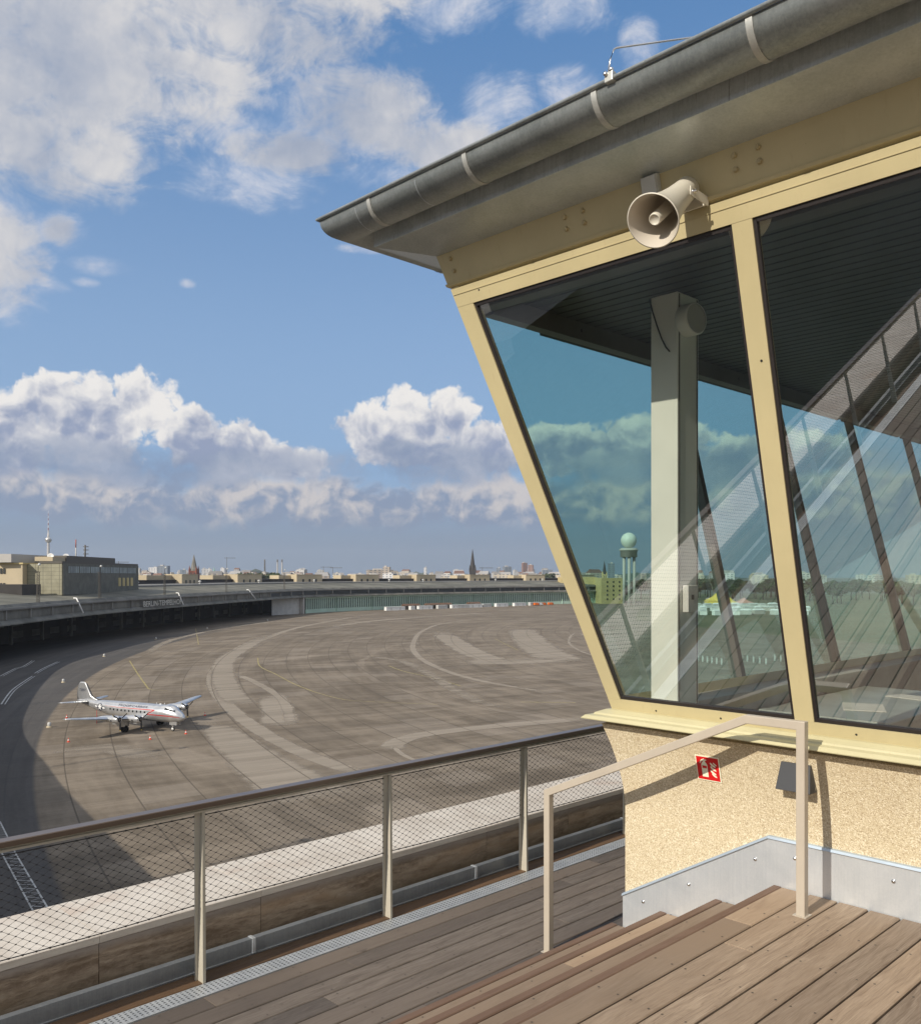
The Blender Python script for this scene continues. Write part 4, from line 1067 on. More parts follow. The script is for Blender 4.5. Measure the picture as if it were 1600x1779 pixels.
# where the open canopy ends and the glazed hangar doors begin (the arc is visible from left to right)
i_vis = next(i for i in range(N) if edge[i][1] > 250)
i_door = idx_at(532, 1, i_vis)
hg = thing('hangar_building', 'long curved airport hangar building with cantilever canopy around the apron', 'building', W(-120, 600, G))
def ribbon(prof, i0=0, i1=None, step=1):
    i1 = N-1 if i1 is None else i1; ids = list(range(i0, i1, step))+[i1]
    m_ = MB(); m_.loft([[OP(i, o, h) for o, h in prof] for i in ids], False); return m_
ribbon([(1.5, 20.0), (0.4, 18.9), (0.0, 18.9), (0.0, 17.9), (.9, 17.9), (.9, 14.6), (0.0, 14.2), (-1.2, 13.2), (-1.2, 12.8)]).build('canopy_fascia', M['canopy'], hg)
ribbon([(0.4, 18.93), (-.15, 18.93), (-.15, 18.2), (.0, 18.2)]).build('canopy_edge', M['canopy_edge'], hg)
ribbon([(-1.2, 12.8), (40, 12.8)], 0, i_door+4).build('canopy_underside', M['canopy_shade'], hg)
ribbon([(39, 0), (39, 14)], 0, i_door+4).build('rear_wall', M['canopy_shade'], hg)
ribbon([(1.5, 19.98), (18, 21.5), (36, 23.4)]).build('front_roof', M['roofmoss'], hg)
ribbon([(36, 23.3), (36.2, 24.3), (37, 24.3), (60, 24.7)]).build('upper_roof', M['roofgrey'], hg)
ribbon([(60, 23.0), (60, 26.6), (59.4, 26.7), (59.4, 27.2), (61, 27.2), (84, 27.4), (84, 0)]).build('rear_block', M['blackspire'], hg)
# pier lines and bay windows along the fascia
k = 0
for i in range(i_vis-4, N-4, 4):
    # pier
    n_, t = nrm(i); p = OP(i, .7, 16.25); nn = Vector((C*n_.x-S*n_.y, S*n_.x+C*n_.y, 0)); tt = Vector((C*t.x-S*t.y, S*t.x+C*t.y, 0))
    m_ = MB(); m_.obox(p, tt, nn, (0, 0, 1), .35, .45, 1.65); m_.build('pier', M['canopy_edge'], hg)
    j = i+4
    a0, a1 = OP(i, .8, 14.95), OP(j, .8, 14.95); dv = (a1-a0).normalized()
    m_ = MB(); zt_ = 17.85 if i >= i_door-10 else 17.3
    a0 = a0+dv*.8; a1 = a1-dv*.8; upv = Vector((0, 0, zt_-14.95)); 
    m_.prism([a0, a1, a1+upv, a0+upv], nn*.08)
    m_.build('window', M['darkglass'] if (i >= i_door-14) else M['canopy'], hg)
# columns and dim fittings under the canopy
for i in range(i_vis-3, i_door, 5):
    n_, t = nrm(i); p = OP(i, 34, 6.4); nn = Vector((C*n_.x-S*n_.y, S*n_.x+C*n_.y, 0)); tt = Vector((C*t.x-S*t.y, S*t.x+C*t.y, 0))
    m_ = MB(); m_.obox(p, tt, nn, (0, 0, 1), .5, .7, 6.4); m_.build('column', M['canopy'], hg)
for i in range(i_vis+2, i_door, 3):
    for (h0, h1) in ((7.2, 9.4), (2.0, 5.0)):
        if rnd.random() < .65:
            a0, a1 = OP(i, 38.8, h0), OP(i+2, 38.8, h0); dv = a1-a0; m_ = MB(); m_.prism([a0, a0+dv*.8, a0+dv*.8+Vector((0, 0, h1-h0)), a0+Vector((0, 0, h1-h0))], (0, 0, .01)); m_.build('window', M['canopy'], hg)
# white end pier of the doors
p = OP(i_door-1, 1.4, 6.4); n_, t = nrm(i_door-1); nn = Vector((C*n_.x-S*n_.y, S*n_.x+C*n_.y, 0)); tt = Vector((C*t.x-S*t.y, S*t.x+C*t.y, 0))
m_ = MB(); m_.obox(p, tt, nn, (0, 0, 1), 1.1, 1.6, 6.4); m_.build('end_pier', M['concrete'], hg)
m_ = MB(); a0, a1 = OP(i_door-7, 12, 0), OP(i_door-1, 3.5, 0); m_.prism([a0, a1, a1+Vector((0,0,12.7)), a0+Vector((0,0,12.7))], (.3, 0, 0)); m_.build('end_wall', M['dirtywhite'], hg)
# glazed hangar doors
i = i_door
while i < N-9:
    j = min(i+8, N-2)
    m_ = MB(); m_.loft([[OP(q_, 1.6, 0), OP(q_, 1.6, 13.2)] for q_ in range(i, j+1)], False)
    m_.add([OP(i, 1.0, 0), OP(i, 1.6, 0), OP(i, 1.6, 13.2), OP(i, 1.0, 13.2)], [(0, 1, 2, 3)])
    dr = m_.build('hangar_door', M['door_green'], hg)
    g_ = MB()
    for q_ in range(i, j):
        a0, a1 = OP(q_, 1.45, 3.1), OP(q_+1, 1.45, 3.1); dv = a1-a0
        for f0 in (.10, .60):
            s0 = a0+dv*f0; s1 = a0+dv*(f0+.24); g_.prism([s0, s1, s1+Vector((0, 0, 8.4)), s0+Vector((0, 0, 8.4))], (0, 0, .0001)) if False else g_.poly([s0, s1, s1+Vector((0, 0, 8.4)), s0+Vector((0, 0, 8.4))])
    g_.build('door_glazing', M['door_pane'], dr)
    i = j
# cream stair heads on the rear block
for px0, px1 in ((256, 316), (372, 427), (488, 536), (593, 638), (696, 737), (796, 833), (892, 930), (983, 1015)):
    ia, ib = idx_at(px0, 62, i_vis), idx_at(px1, 62, i_vis)
    im = ib-3
    if im <= ia: im = ia+1
    m_ = MB()
    def blk(i0, i1, o0, o1, h0, h1):
        b0 = [OP(i0, o0, h0), OP(i1, o0, h0), OP(i1, o1, h0), OP(i0, o1, h0)]; t0 = [q_+Vector((0, 0, h1-h0)) for q_ in b0]; m_.hexa(b0, t0)
    blk(ia, im, 63, 74, 26.5, 30.4)
    blk(im, im+5, 55.5, 68, 23.4, 30.8)
    blk(im, im+5, 55.1, 68.4, 30.8, 31.2)
    s_ = m_.build('stair_head', M['stone'], hg)
    for q_ in (0.25, .5, .75):
        a0 = OP(im, 55.4, 24.4); a1 = OP(im+5, 55.4, 24.4); c = a0+(a1-a0)*q_; dv = (a1-a0).normalized()
        w2 = MB(); w2.poly([c-dv*1.1, c+dv*1.1, c+dv*1.1+Vector((0, 0, 2.6)), c-dv*1.1+Vector((0, 0, 2.6))]); w2.build('window', M['darkglass'], s_)
# white braces leaning over the fascia
for px, px2 in ((127, 147), (304, 318), (430, 442)):
    a0 = OP(idx_at(px+3, 1.5, i_vis), 1.0, 20.6); b0 = OP(idx_at(px2, -2.0, i_vis), -2.0, 14.2)
    m_ = MB(); m_.tube([a0+Vector((-1.2, -.6, .0)), a0, b0], .34, 6); m_.build('brace', M['white'], hg)
# roof vents
vent = None
VG = 'ventilators on the hangar roof'
for px in (236, 349, 447, 545, 676, 737, 862, 944):
    i = idx_at(px, 40, i_vis); loc = OP(i, 40, 24.35)
    if vent is None:
        vent = thing('roof_ventilator', 'small pale ventilator standing on the grey hangar roof', 'ventilator', loc, 0, VG, local=True)
        m_ = MB(); m_.lathe([(.6, 0), (.6, 1.3), (1.1, 1.5), (1.1, 2.0), (.2, 2.5), (.0001, 2.5)], (0, 0, 0), (0, 0, 1), 10); m_.build('ventilator_hood', M['dirtywhite'], vent)
    else: dup(vent, loc)
# sign on the fascia
isg = idx_at(282, -1, i_vis); n_, t = nrm(isg)
nn = Vector((C*n_.x-S*n_.y, S*n_.x+C*n_.y, 0)); tt = Vector((C*t.x-S*t.y, S*t.x+C*t.y, 0))
vs, fs = text_geo('BERLIN-TEMPELHOF', 1.0)
xs = [v_.x for v_ in vs]; wtx = max(xs)-min(xs)
ia, ib = idx_at(251, -1, i_vis), idx_at(313, -1, i_vis)
pa, pb = OP(ia, -.9, 14.55), OP(ib, -.9, 14.55); span = (pb-pa); sxx = span.length/wtx
M['signletters'] = paint('pale sign letters', (.62, .60, .54), .6)
sgn = thing('airport_sign', 'pale raised lettering with the airport name on the canopy edge', 'sign', (pa+pb)/2)
m_ = MB(); m_.add([pa+span.normalized()*((v_.x-min(xs))*sxx)+Vector((0, 0, v_.y*3.9)) for v_ in vs], fs); m_.build('lettering', M['signletters'], sgn)
m_ = MB(); m_.obox((pa+pb)/2+Vector((0, 0, -.3)), span.normalized(), nn, (0, 0, 1), span.length/2+1, .12, .12); m_.build('support_rail', M['darksteel'], sgn)

# light masts on the canopy edge
mast = None
MG = 'light masts along the canopy edge'
def make_mast(loc):
    t_ = thing('light_mast', 'dark lattice light mast standing on the hangar canopy edge', 'light mast', loc, 0, MG, local=True)
    m_ = MB(); hh = 12.5
    for a, b in ((-.45, -.45), (.45, -.45), (.45, .45), (-.45, .45)): m_.tube([(a, b, 0), (a*.8, b*.8, hh)], .09, 4, False)
    z = 0; k = 0
    cs = [(-.45, -.45), (.45, -.45), (.45, .45), (-.45, .45)]
    while z < hh-.9:
        for q_ in range(4):
            a, b = cs[q_], cs[(q_+1) % 4]; m_.tube([(a[0], a[1], z), (b[0], b[1], z+.9)], .05, 3, False)
        z += .9
    m_.box(-.7, .7, -.7, .7, hh, hh+.15)
    m_.build('lattice', M['darksteel'], t_)
    m_ = MB(); m_.tube([(0, 0, hh), (.1, 0, hh+2.2), (1.0, 0, hh+2.9)], .10, 5); m_.build('arm', M['darksteel'], t_)
    m_ = MB(); m_.lathe([(.0001, 0), (.45, .1), (.55, .5), (.3, .9), (.0001, .95)], (1.0, 0, hh+2.5), (0.3, 0, 1), 10); m_.build('lamp_head', M['lampglass'], t_)
    return t_
def near_idx(x, y): return min(range(N), key=lambda i: math.hypot(edge[i][0]-x, edge[i][1]-y))
for px in (65, 178, 286, 392, 494, (-51, 67), (-84, 117), (-121, 187)):
    i = near_idx(*px) if isinstance(px, tuple) else idx_at(px, 1.5, i_vis); loc = OP(i, 1.8, 19.0); dist_ = (loc-Vector((0, 0, 1.7))).length
    if mast is None: mast = make_mast(loc)
    else: dup(mast, loc, rnd.uniform(-.3, .3))

# terminal block on the roof at left
tb_ = thing('terminal_block', 'tile-clad terminal block with long window band on top of the hangar roof', 'building', W(-185, 450, G))
def cbox(mb, la, da, lb_, db, depth, h0, h1, mi=0):     # wall run from a to b, extended away from the apron
    t = Vector((lb_-la, db-da)).normalized(); n = Vector((-t.y, t.x))*depth
    b0 = [W(la, da, G+h0), W(lb_, db, G+h0), W(lb_+n.x, db+n.y, G+h0), W(la+n.x, da+n.y, G+h0)]; mb.hexa(b0, [q_+Vector((0, 0, h1-h0)) for q_ in b0], mi)
m, nt, b = newmat('grey-green facade tiles'); g = nt.nodes.new('ShaderNodeNewGeometry'); X, Y, Z = sep(nt, g.outputs['Position'])
ln = ((X*(1/2.4)).fr().lt(.05)).mx((Z*(1/1.7)).fr().lt(.06)); c = mix(nt, noise(nt, wcoord(nt), .3, 5, .6).ss(.3, .7), (.25, .235, .16), (.33, .31, .215)); c = mix(nt, ln, c, (.12, .11, .08)); setc(nt, b, c, .7); M['tiles'] = m
m_ = MB(); cbox(m_, -177, 400, -181, 505, 9.5, 21.5, 35.6); m_.build('wall', M['tiles'], tb_)
M['tiles_shade'] = paint('shade-toned front tiles', (.12, .12, .10), .7, .2, .3)  # darker copy of the tiles, shade of the front put into its colour
m_ = MB(); cbox(m_, -176.6, 400.3, -180.6, 505.3, .3, 21.5, 35.55); m_.build('front_shade_layer', M['tiles_shade'], tb_)
m_ = MB(); cbox(m_, -176.8, 399.8, -180.8, 505.2, 10, 35.6, 36.6); cbox(m_, -181.5, 415, -184, 480, 12, 36.6, 39.4); m_.build('parapet', M['darksteel'], tb_)
fbk = m_
t_ = Vector((-181+177, 105)).normalized()
for k in range(7):
    a = 6+k*13.6; m_ = MB()
    p0 = Vector((-177, 400))+t_*a; p1 = Vector((-177, 400))+t_*(a+12.4); off = Vector((t_.y, -t_.x))*.55
    m_.poly([W(p0.x+off.x, p0.y+off.y, G+31.4), W(p1.x+off.x, p1.y+off.y, G+31.4), W(p1.x+off.x, p1.y+off.y, G+34.4), W(p0.x+off.x, p0.y+off.y, G+34.4)])
    wo = m_.build('window', M['blueglass'], tb_)
    mu = MB()
    for q_ in range(1, 6):
        pp_ = p0+(p1-p0)*(q_/6); o2 = off*1.15; mu.poly([W(pp_.x+o2.x-.1*t_.x, pp_.y+o2.y-.15, G+31.4), W(pp_.x+o2.x, pp_.y+o2.y+.15, G+31.4), W(pp_.x+o2.x, pp_.y+o2.y+.15, G+34.4), W(pp_.x+o2.x, pp_.y+o2.y-.15, G+34.4)])
    mu.build('glazing_bars', M['darksteel'], wo)
for k in range(4):
    a = 72+k*6.5; m_ = MB(); p0 = Vector((-177, 400))+t_*a; p1 = Vector((-177, 400))+t_*(a+4); off = Vector((t_.y, -t_.x))*.55
    m_.poly([W(p0.x+off.x, p0.y+off.y, G+24.6), W(p1.x+off.x, p1.y+off.y, G+24.6), W(p1.x+off.x, p1.y+off.y, G+29), W(p0.x+off.x, p0.y+off.y, G+29)]); m_.build('window', M['stone2'], tb_)
m_ = MB(); cbox(m_, -187.6, 402, -187.6, 430, 8, 21, 35.5); m_.build('side_wing', M['tiles'], tb_)
m_ = MB(); cbox(m_, -197, 395, -197, 430, 8, 36.0, 39.7) ; m_.build('plant_room', M['concrete'], tb_)
m_ = MB(); cbox(m_, -182, 402, -182, 420, 8, 36.7, 38.6); m_.build('plant_room', M['stone'], tb_)
cbld = thing('limestone_wing', 'yellow limestone terminal wing at the left edge behind the roof', 'building', W(-215, 400, G))
m_ = MB(); b0 = [W(-262, 400, G+20), W(-193.5, 398, G+20), W(-193.5, 425, G+20), W(-262, 430, G+20)]; m_.hexa(b0, [q_+Vector((0, 0, 15.2)) for q_ in b0]); m_.build('wall', M['stone'], cbld)
m_ = MB(); b0 = [W(-262, 399.4, G+35.2), W(-193, 397.4, G+35.2), W(-193, 425.5, G+35.2), W(-262, 430, G+35.2)]; m_.hexa(b0, [q_+Vector((0, 0, .7)) for q_ in b0]); m_.build('cornice', M['stone2'], cbld)
for lx in (-203, -201.6):
    for hz in (31, 24.5): m_ = MB(); y_ = 398+(lx+193.5)/(-68.5)*2-.25; m_.poly([W(lx-.5, y_, G+hz), W(lx+.5, y_, G+hz), W(lx+.5, y_, G+hz+2.4), W(lx-.5, y_, G+hz+2.4)]); m_.build('window', M['darkglass'], cbld)
m_ = MB(); b0 = [W(-262, 372, G+20), W(-184, 378, G+20), W(-184, 395, G+20), W(-262, 390, G+20)]; m_.hexa(b0, [q_+Vector((0, 0, 6.4)) for q_ in b0]); m_.build('low_roof_block', M['blackspire'], cbld)
# masts on the terminal roof
am = thing('antenna_mast', 'red and white antenna mast on the terminal block roof', 'antenna', W(-190, 445, G+39.4))
m_ = MB(); m_.tube([W(-190, 445, G+36.5), W(-190, 445, G+44)], .30, 6); m_.build('lower_mast', M['concrete'], am)
m_ = MB(); m_.tube([W(-190, 445, G+44), W(-190, 445, G+48)], .30, 6); m_.build('upper_mast', M['redband'], am)
am = thing('radio_mast', 'dark radio mast with short arms on the terminal block roof', 'antenna', W(-187.5, 450, G+39.4))
m_ = MB(); m_.tube([W(-187.5, 450, G+36.5), W(-187.5, 450, G+45.5)], .40, 6); m_.build('pole', M['darksteel'], am)
m_ = MB()
for h_ in (41, 43, 44.6): m_.tube([W(-188.5, 450, G+h_), W(-185.8, 450, G+h_)], .18, 4)
m_.build('arms', M['darksteel'], am)
# satellite dishes
for lx, dd, lb_ in ((-186.5, 410, 'left'), (-183.0, 418, 'right')):
    sd_ = thing('satellite_dish', 'white satellite dish, the %s one of two on the terminal roof' % lb_, 'satellite dish', W(lx, dd, G+36.6))
    m_ = MB(); m_.lathe([(.0001, 0), (.8, .12), (1.4, .45), (1.35, .47), (.8, .2), (.0001, .08)], W(lx, dd, G+38.9), W(.3, -1, .3)-W(0, 0, 0), 16); m_.build('reflector', M['white'], sd_)
    m_ = MB(); m_.tube([W(lx, dd, G+35.4), W(lx, dd, G+38.9)], .12, 6); m_.build('pole', M['concrete'], sd_)

# end tower building seen through the glass
et = thing('end_tower_building', 'yellow limestone tower building with small windows at the far end of the hangars', 'building', W(157, 985, G))
m_ = MB(); b0 = [W(150, 960, G), W(178, 972, G), W(172, 1010, G), W(146, 995, G)]; m_.hexa(b0, [q_+Vector((0, 0, 27.5)) for q_ in b0]); m_.build('wall', M['stone2'], et)
m_ = MB(); b0 = [W(110, 985, G+18), W(150, 990, G+18), W(146, 1010, G+18), W(108, 1000, G+18)]; m_.hexa(b0, [q_+Vector((0, 0, 10.5)) for q_ in b0]); m_.build('side_wing', M['stone2'], et)
for r_i in range(5):
    for c_i in range(3):
        f = .25+.25*c_i; px_ = 150+28*f; py_ = 960+12*f-.3; hh = 4+r_i*4.6
        m_ = MB(); m_.poly([W(px_-.8, py_-.3, G+hh), W(px_+.8, py_+.35, G+hh), W(px_+.8, py_+.35, G+hh+1.9), W(px_-.8, py_-.3, G+hh+1.9)]); m_.build('window', M['darkglass'], et)

# radar tower
rt = thing('radar_tower', 'slender radar tower with white ball on four columns seen through the window', 'tower', W(172, 921, G))
cx_, cy_ = 172, 921
for a, b in ((-5.2, -2), (-.6, -5.2), (5.2, -2), (1.2, 4.6)):
    m_ = MB(); m_.tube([W(cx_+a, cy_+b, G), W(cx_+a, cy_+b, G+49)], 1.5, 12); m_.build('column', M['concrete'], rt)
m_ = MB(); m_.lathe([(.01, 0), (8.6, 0), (8.6, 6.5), (9.6, 6.6), (9.6, 8.0), (8.4, 8.0), (8.4, 9.2), (.01, 9.2)], W(cx_, cy_, G+49), (0, 0, 1), 28); m_.build('platform', M['concrete'], rt)
m_ = MB(); m_.lathe([(8.1*math.sin(math.pi*k/16), 8.1-8.1*math.cos(math.pi*k/16)) for k in range(1, 17)], W(cx_, cy_, G+58), (0, 0, 1), 28); m_.build('radome', M['radome'], rt)
m_ = MB(); m_.lathe([(.0001, 0), (3.4, 0), (3.4, 1.0), (.0001, 1.0)], W(cx_, cy_, G+24), (0, 0, 1), 12, False); m_.build('stair_landing', M['concrete'], rt)

# ================================================================== city beyond
def tvtower():
    p = W((84-800)/FPX*4700, 4700, G)
    t_ = thing('television_tower', 'tall television tower with steel ball and striped antenna on the horizon', 'tower', p)
    m_ = MB(); m_.lathe([(16, 0), (9, 60), (7.0, 150), (6.0, 212)], p, (0, 0, 1), 16); m_.build('shaft', M['concrete'], t_)
    m_ = MB(); m_.lathe([(16*math.sin(math.pi*k/14), 16-16*math.cos(math.pi*k/14)) for k in range(1, 14)], p+Vector((0, 0, 200)), (0, 0, 1), 20); m_.build('ball', M['sphere'], t_)
    m_ = MB(); m_.lathe([(16.4, 0), (16.4, 4)], p+Vector((0, 0, 214)), (0, 0, 1), 20); m_.build('window_band', M['darksteel'], t_)
    m_ = MB(); m_.lathe([(5.5, 0), (5.5, 18), (3.6, 18), (3.2, 36)], p+Vector((0, 0, 231)), (0, 0, 1), 10); m_.build('antenna_base', M['concrete'], t_)
    z = 267
    for k in range(8):
        r0 = 2.4-.22*k; m_ = MB(); m_.lathe([(r0, 0), (r0, 12.6)], p+Vector((0, 0, z)), (0, 0, 1), 8); m_.build('antenna_section', M['redband'] if k % 2 == 0 else M['white'], t_); z += 12.6
tvtower()
def church(px, dist, htop, body_h, w, smat, bmat, label, tall=.55):
    p = W((px-800)/FPX*dist, dist, G); t_ = thing('church', label, 'church', p)
    m_ = MB(); m_.obox(p+Vector((0, 0, body_h/2)), (C, S, 0), (-S, C, 0), (0, 0, 1), w/2, w/2, body_h/2); m_.build('bell_tower', bmat, t_)
    m_ = MB()
    for a, b in ((-1, -1), (1, -1), (1, 1), (-1, 1)):
        q_ = p+Vector((C*a-S*b, S*a+C*b, 0))*w*.42; m_.lathe([(w*.13, body_h*.9), (w*.13, body_h*1.05), (.01, body_h*1.25)], q_, (0, 0, 1), 6, False)
    m_.build('corner_pinnacles', bmat, t_)
    m_ = MB(); m_.lathe([(w*.52, body_h), (w*.36, body_h+(htop-body_h)*.22), (w*.2, body_h+(htop-body_h)*.6), (.3, htop), (.01, htop)], p, (0, 0, 1), 8, False); m_.build('spire', smat, t_)
    for a in (-.2, .2):
        q_ = p+Vector((C*a*w+S*w*.505, S*a*w-C*w*.505, 0)); m_ = MB(); m_.poly([q_+Vector((-C*w*.07, -S*w*.07, body_h*.72)), q_+Vector((C*w*.07, S*w*.07, body_h*.72)), q_+Vector((C*w*.07, S*w*.07, body_h*.9)), q_+Vector((0, 0, body_h*.95)), q_+Vector((-C*w*.07, -S*w*.07, body_h*.9))]); m_.build('louvre', M['darkglass'], t_)
    m_ = MB(); nv = p+Vector((-S, C, 0))*w*1.5; m_.obox(nv+Vector((0, 0, body_h*.22)), (C, S, 0), (-S, C, 0), (0, 0, 1), w*.7, w*1.2, body_h*.22); m_.build('nave', bmat, t_)
church(337, 1500, 65, 38, 13.5, M['slate'], M['brick'], 'red brick church tower with pale pointed spire left of centre')
church(821, 1700, 80, 41, 12, M['blackspire'], M['blackspire'], 'dark church tower with needle spire above the hangar roof', .6)
church(1050, 2100, 64, 33, 11, M['blackspire'], M['stone2'], 'dark needle church spire behind the end tower, through the window')
church(1006, 3000, 52, 34, 14, M['blackspire'], M['brick'], 'small distant church spire at the edge of the cabin window')
church(372, 3400, 62, 32, 16, M['copper'], M['stone'], 'distant church with green copper spire')
# city buildings: individuals, several depths
CG = 'distant city buildings along the skyline'
lab = 'small distant apartment or office block on the city skyline'
def block(px, dist, wpx, ytop, mi, label=lab, group=CG, roof=None, z0=0):
    w = wpx/FPX*dist; h = (1000-ytop)/FPX*dist + (CAMZ-G)
    p = W((px-800)/FPX*dist, dist, G)
    t_ = thing('city_building', label, 'building', p, 0, group)
    ang = YAW+rnd.uniform(-.5, .5); ux = Vector((math.cos(ang), math.sin(ang), 0)); uy = Vector((-ux.y, ux.x, 0)); dpt = w*rnd.uniform(.5, .9)/2
    m_ = MB(); m_.obox(p+Vector((0, 0, h/2)), ux, uy, (0, 0, 1), w/2, dpt, h/2); m_.build('wall', M['city'][mi], t_)
    rt_ = rnd.random() if roof is None else roof
    m_ = MB()
    if rt_ < .5:
        a = [p+ux*w/2*s1+uy*dpt*s2+Vector((0, 0, h+.02)) for s1, s2 in ((-1,-1),(1,-1),(1,1),(-1,1))]
        r1, r2 = p-ux*w*.42+Vector((0, 0, h+dpt*.7)), p+ux*w*.42+Vector((0, 0, h+dpt*.7))
        m_.add(a+[r1, r2], [(0, 1, 5, 4), (2, 3, 4, 5), (1, 2, 5), (3, 0, 4)]); m_.build('roof', rnd.choice(M['cityroof']), t_)
    else:
        m_.obox(p+ux*w*rnd.uniform(-.2, .2)+Vector((0, 0, h+1.6)), ux, uy, (0, 0, 1), w*.16, dpt*.5, 1.6); m_.build('roof_plant', M['concrete'], t_)
    return t_
# landmarks first
block(268, 3600, 15, 986, 5, 'white high-rise pair left of the red brick church', None, .9)
block(285, 3000, 17, 983, 3, 'blue-grey office tower left of the red brick church', None, .9)
block(318, 2600, 9, 990, 3, 'narrow blue block just left of the red brick church', None, .9)
block(355, 3200, 9, 988, 5, 'white block just right of the red brick church', None, .9)
block(364, 3200, 8, 988, 5, 'second white block right of the red brick church', None, .9)
block(388, 3800, 8, 987, 5, 'pale slab right of the green spire', None, .9)
block(660, 2300, 44, 990, 4, 'long beige apartment house above the hangar roof', None, .9)
block(672, 2250, 12, 985, 4, 'beige tower part behind the long apartment house', None, .9)
block(739, 3300, 5, 986, 5, 'slim white tower above the middle stair head', None, .9)
block(881, 3000, 13, 984.5, 3, 'dark blue glass office tower', None, .9)
block(866, 3100, 7, 987, 3, 'pale blue block left of the dark glass tower', None, .9)
block(911, 3400, 9, 978, 6, 'tall left half of the reddish twin high-rise', None, .9)
block(922, 3400, 9, 981.5, 6, 'lower right half of the reddish twin high-rise', None, .9)
block(951, 2800, 17, 990, 3, 'rounded dark hall beside the window frame', None, .9)
block(1062, 2300, 11, 979, 3, 'dark high-rise behind the needle spire, through the window', None, .9)
n_b = 0
for k in range(150):
    px = rnd.uniform(236, 985); dist = rnd.choice([1800, 2200, 2600, 3000, 3600, 4200, 5000]); dist *= rnd.uniform(.92, 1.08)
    top = 1000 - rnd.uniform(.5, 6.5) - (rnd.random() < .18)*rnd.uniform(2, 7)
    if dist < 2500: top = 1000-rnd.uniform(-1.5, 4.5)
    block(px, dist, rnd.uniform(5, 20)*(1 if dist > 2500 else 1.3), top, rnd.choice([0, 0, 1, 1, 2, 4, 5, 5, 6]))
for k in range(26):
    block(rnd.uniform(1000, 1600), rnd.uniform(1900, 3000), rnd.uniform(8, 24), 1000-rnd.uniform(-1, 5), rnd.choice([0, 1, 2, 4, 5]))
# chimneys and cranes
for px, top, lb in ((460, 972, 'tall power station chimney, the left one of three'), (482, 972, 'tall power station chimney, the middle one of three'), (490, 972, 'tall power station chimney, the right one of three')):
    d_ = 4500; p = W((px-800)/FPX*d_, d_, G); t_ = thing('chimney', lb, 'chimney', p)
    hh = (1000-top)/FPX*d_+30; m_ = MB(); m_.lathe([(4.6, 0), (3.2, hh-14)], p, (0, 0, 1), 10); m_.build('stack', M['concrete'] if px != 460 else M['darksteel'], t_)
    m_ = MB(); m_.lathe([(3.4, hh-14), (3.4, hh), (.01, hh)], p, (0, 0, 1), 10); m_.build('rim', M['darksteel'], t_)
for px, top, d_, lb in ((206, 975, 3000, 'thin tower crane on the skyline near the terminal block'), (578, 985, 3200, 'tower crane on the skyline left of the beige houses'), (838, 985, 2900, 'tower crane just right of the dark church spire'), (394, 968, 3500, 'thin tall mast right of the green spire'), (497+65, 984, 3600, 'tower crane above the second stair head')):
    p = W((px-800)/FPX*d_, d_, G); t_ = thing('tower_crane', lb, 'crane', p); hh = (1000-top)/FPX*d_+30
    m_ = MB(); m_.tube([p, p+Vector((0, 0, hh))], 1.0, 4, False); m_.build('crane_mast', M['darksteel'], t_)
    m_ = MB(); m_.tube([p+Vector((-C*10, -S*10, hh-3)), p+Vector((C*34, S*34, hh-3))], .8, 4, False); m_.build('jib', M['darksteel'], t_)
# low hills and woods
def hill(name, la, lb_, d_, hmax, seed, mat, kind='structure', label=None, cat=None, y0=0):
    r = random.Random(seed); m_ = MB(); n = 60; rows = 5; rg = []
    hs_ = [hmax*(math.sin(math.pi*i/n)**.6)*(.55+.45*r.random()*.5+.25*math.sin(i*.35+seed)) for i in range(n+1)]
    for j in range(rows):
        f = math.sin(math.pi*j/(rows-1)*.95); rg.append([W(la+(lb_-la)*i/n, d_+j*hmax*3, G-1+hs_[i]*f) for i in range(n+1)])
    m_.loft(rg, False, False, True); o = m_.build(name, mat); tag(o, label, cat, kind=kind); return o
hill('hills', -1750, -1450, 6500, 85, 3, M['tree']); hill('hills', -1100, 400, 8200, 75, 5, M['tree']); hill('hills', -2900, -1500, 8600, 70, 8, M['tree']); hill('hills', 300, 2600, 7600, 62, 9, M['tree'])
# trees: individual bushy crowns above the roof line and behind the field
def leafy(name, p, rad, h, seed, n=900, parent=None, squash=.8):
    r = random.Random(seed); m_ = MB()
    lumps = [(Vector((r.gauss(0, .45), r.gauss(0, .45), r.uniform(-.35, .5)))*rad, rad*r.uniform(.35, .6)) for _ in range(9)]
    for k in range(n):
        c, lr = r.choice(lumps); d_ = Vector((r.gauss(0, 1), r.gauss(0, 1), r.gauss(0, 1))).normalized()*lr*r.uniform(.6, 1.05)
        q_ = Vector((c.x+d_.x, c.y+d_.y, (c.z+d_.z)*squash+h)); s_ = rad*r.uniform(.07, .15)
        a = Vector((r.gauss(0, 1), r.gauss(0, 1), r.gauss(0, 1))).normalized(); b = a.cross(Vector((r.gauss(0, 1), r.gauss(0, 1), r.gauss(0, 1)))).normalized()
        m_.poly([p+q_+a*s_, p+q_+b*s_, p+q_-a*s_, p+q_-b*s_])
    return m_
tr = thing('tree', 'distant leafy tree on the skyline', 'tree', (0, 0, 0), 0, 'trees between the city and the field', local=True)
leafy('crown', Vector((0, 0, 0)), 9, 13, 4).build('crown', M['tree'], tr)
m_ = MB(); m_.tube([(0, 0, 0), (.2, .1, 7), (0, 0, 13)], [.7, .5, .2], 7); m_.build('trunk', M['trunk'], tr)
first_t = True
tspots = [(446, 1500), (466, 1520), (474, 1480), (480, 1530), (436, 1490), (424, 1600), (960, 1900), (945, 2000)]
for k in range(44): tspots.append((rnd.uniform(1080, 1420), rnd.uniform(1010, 1400)))
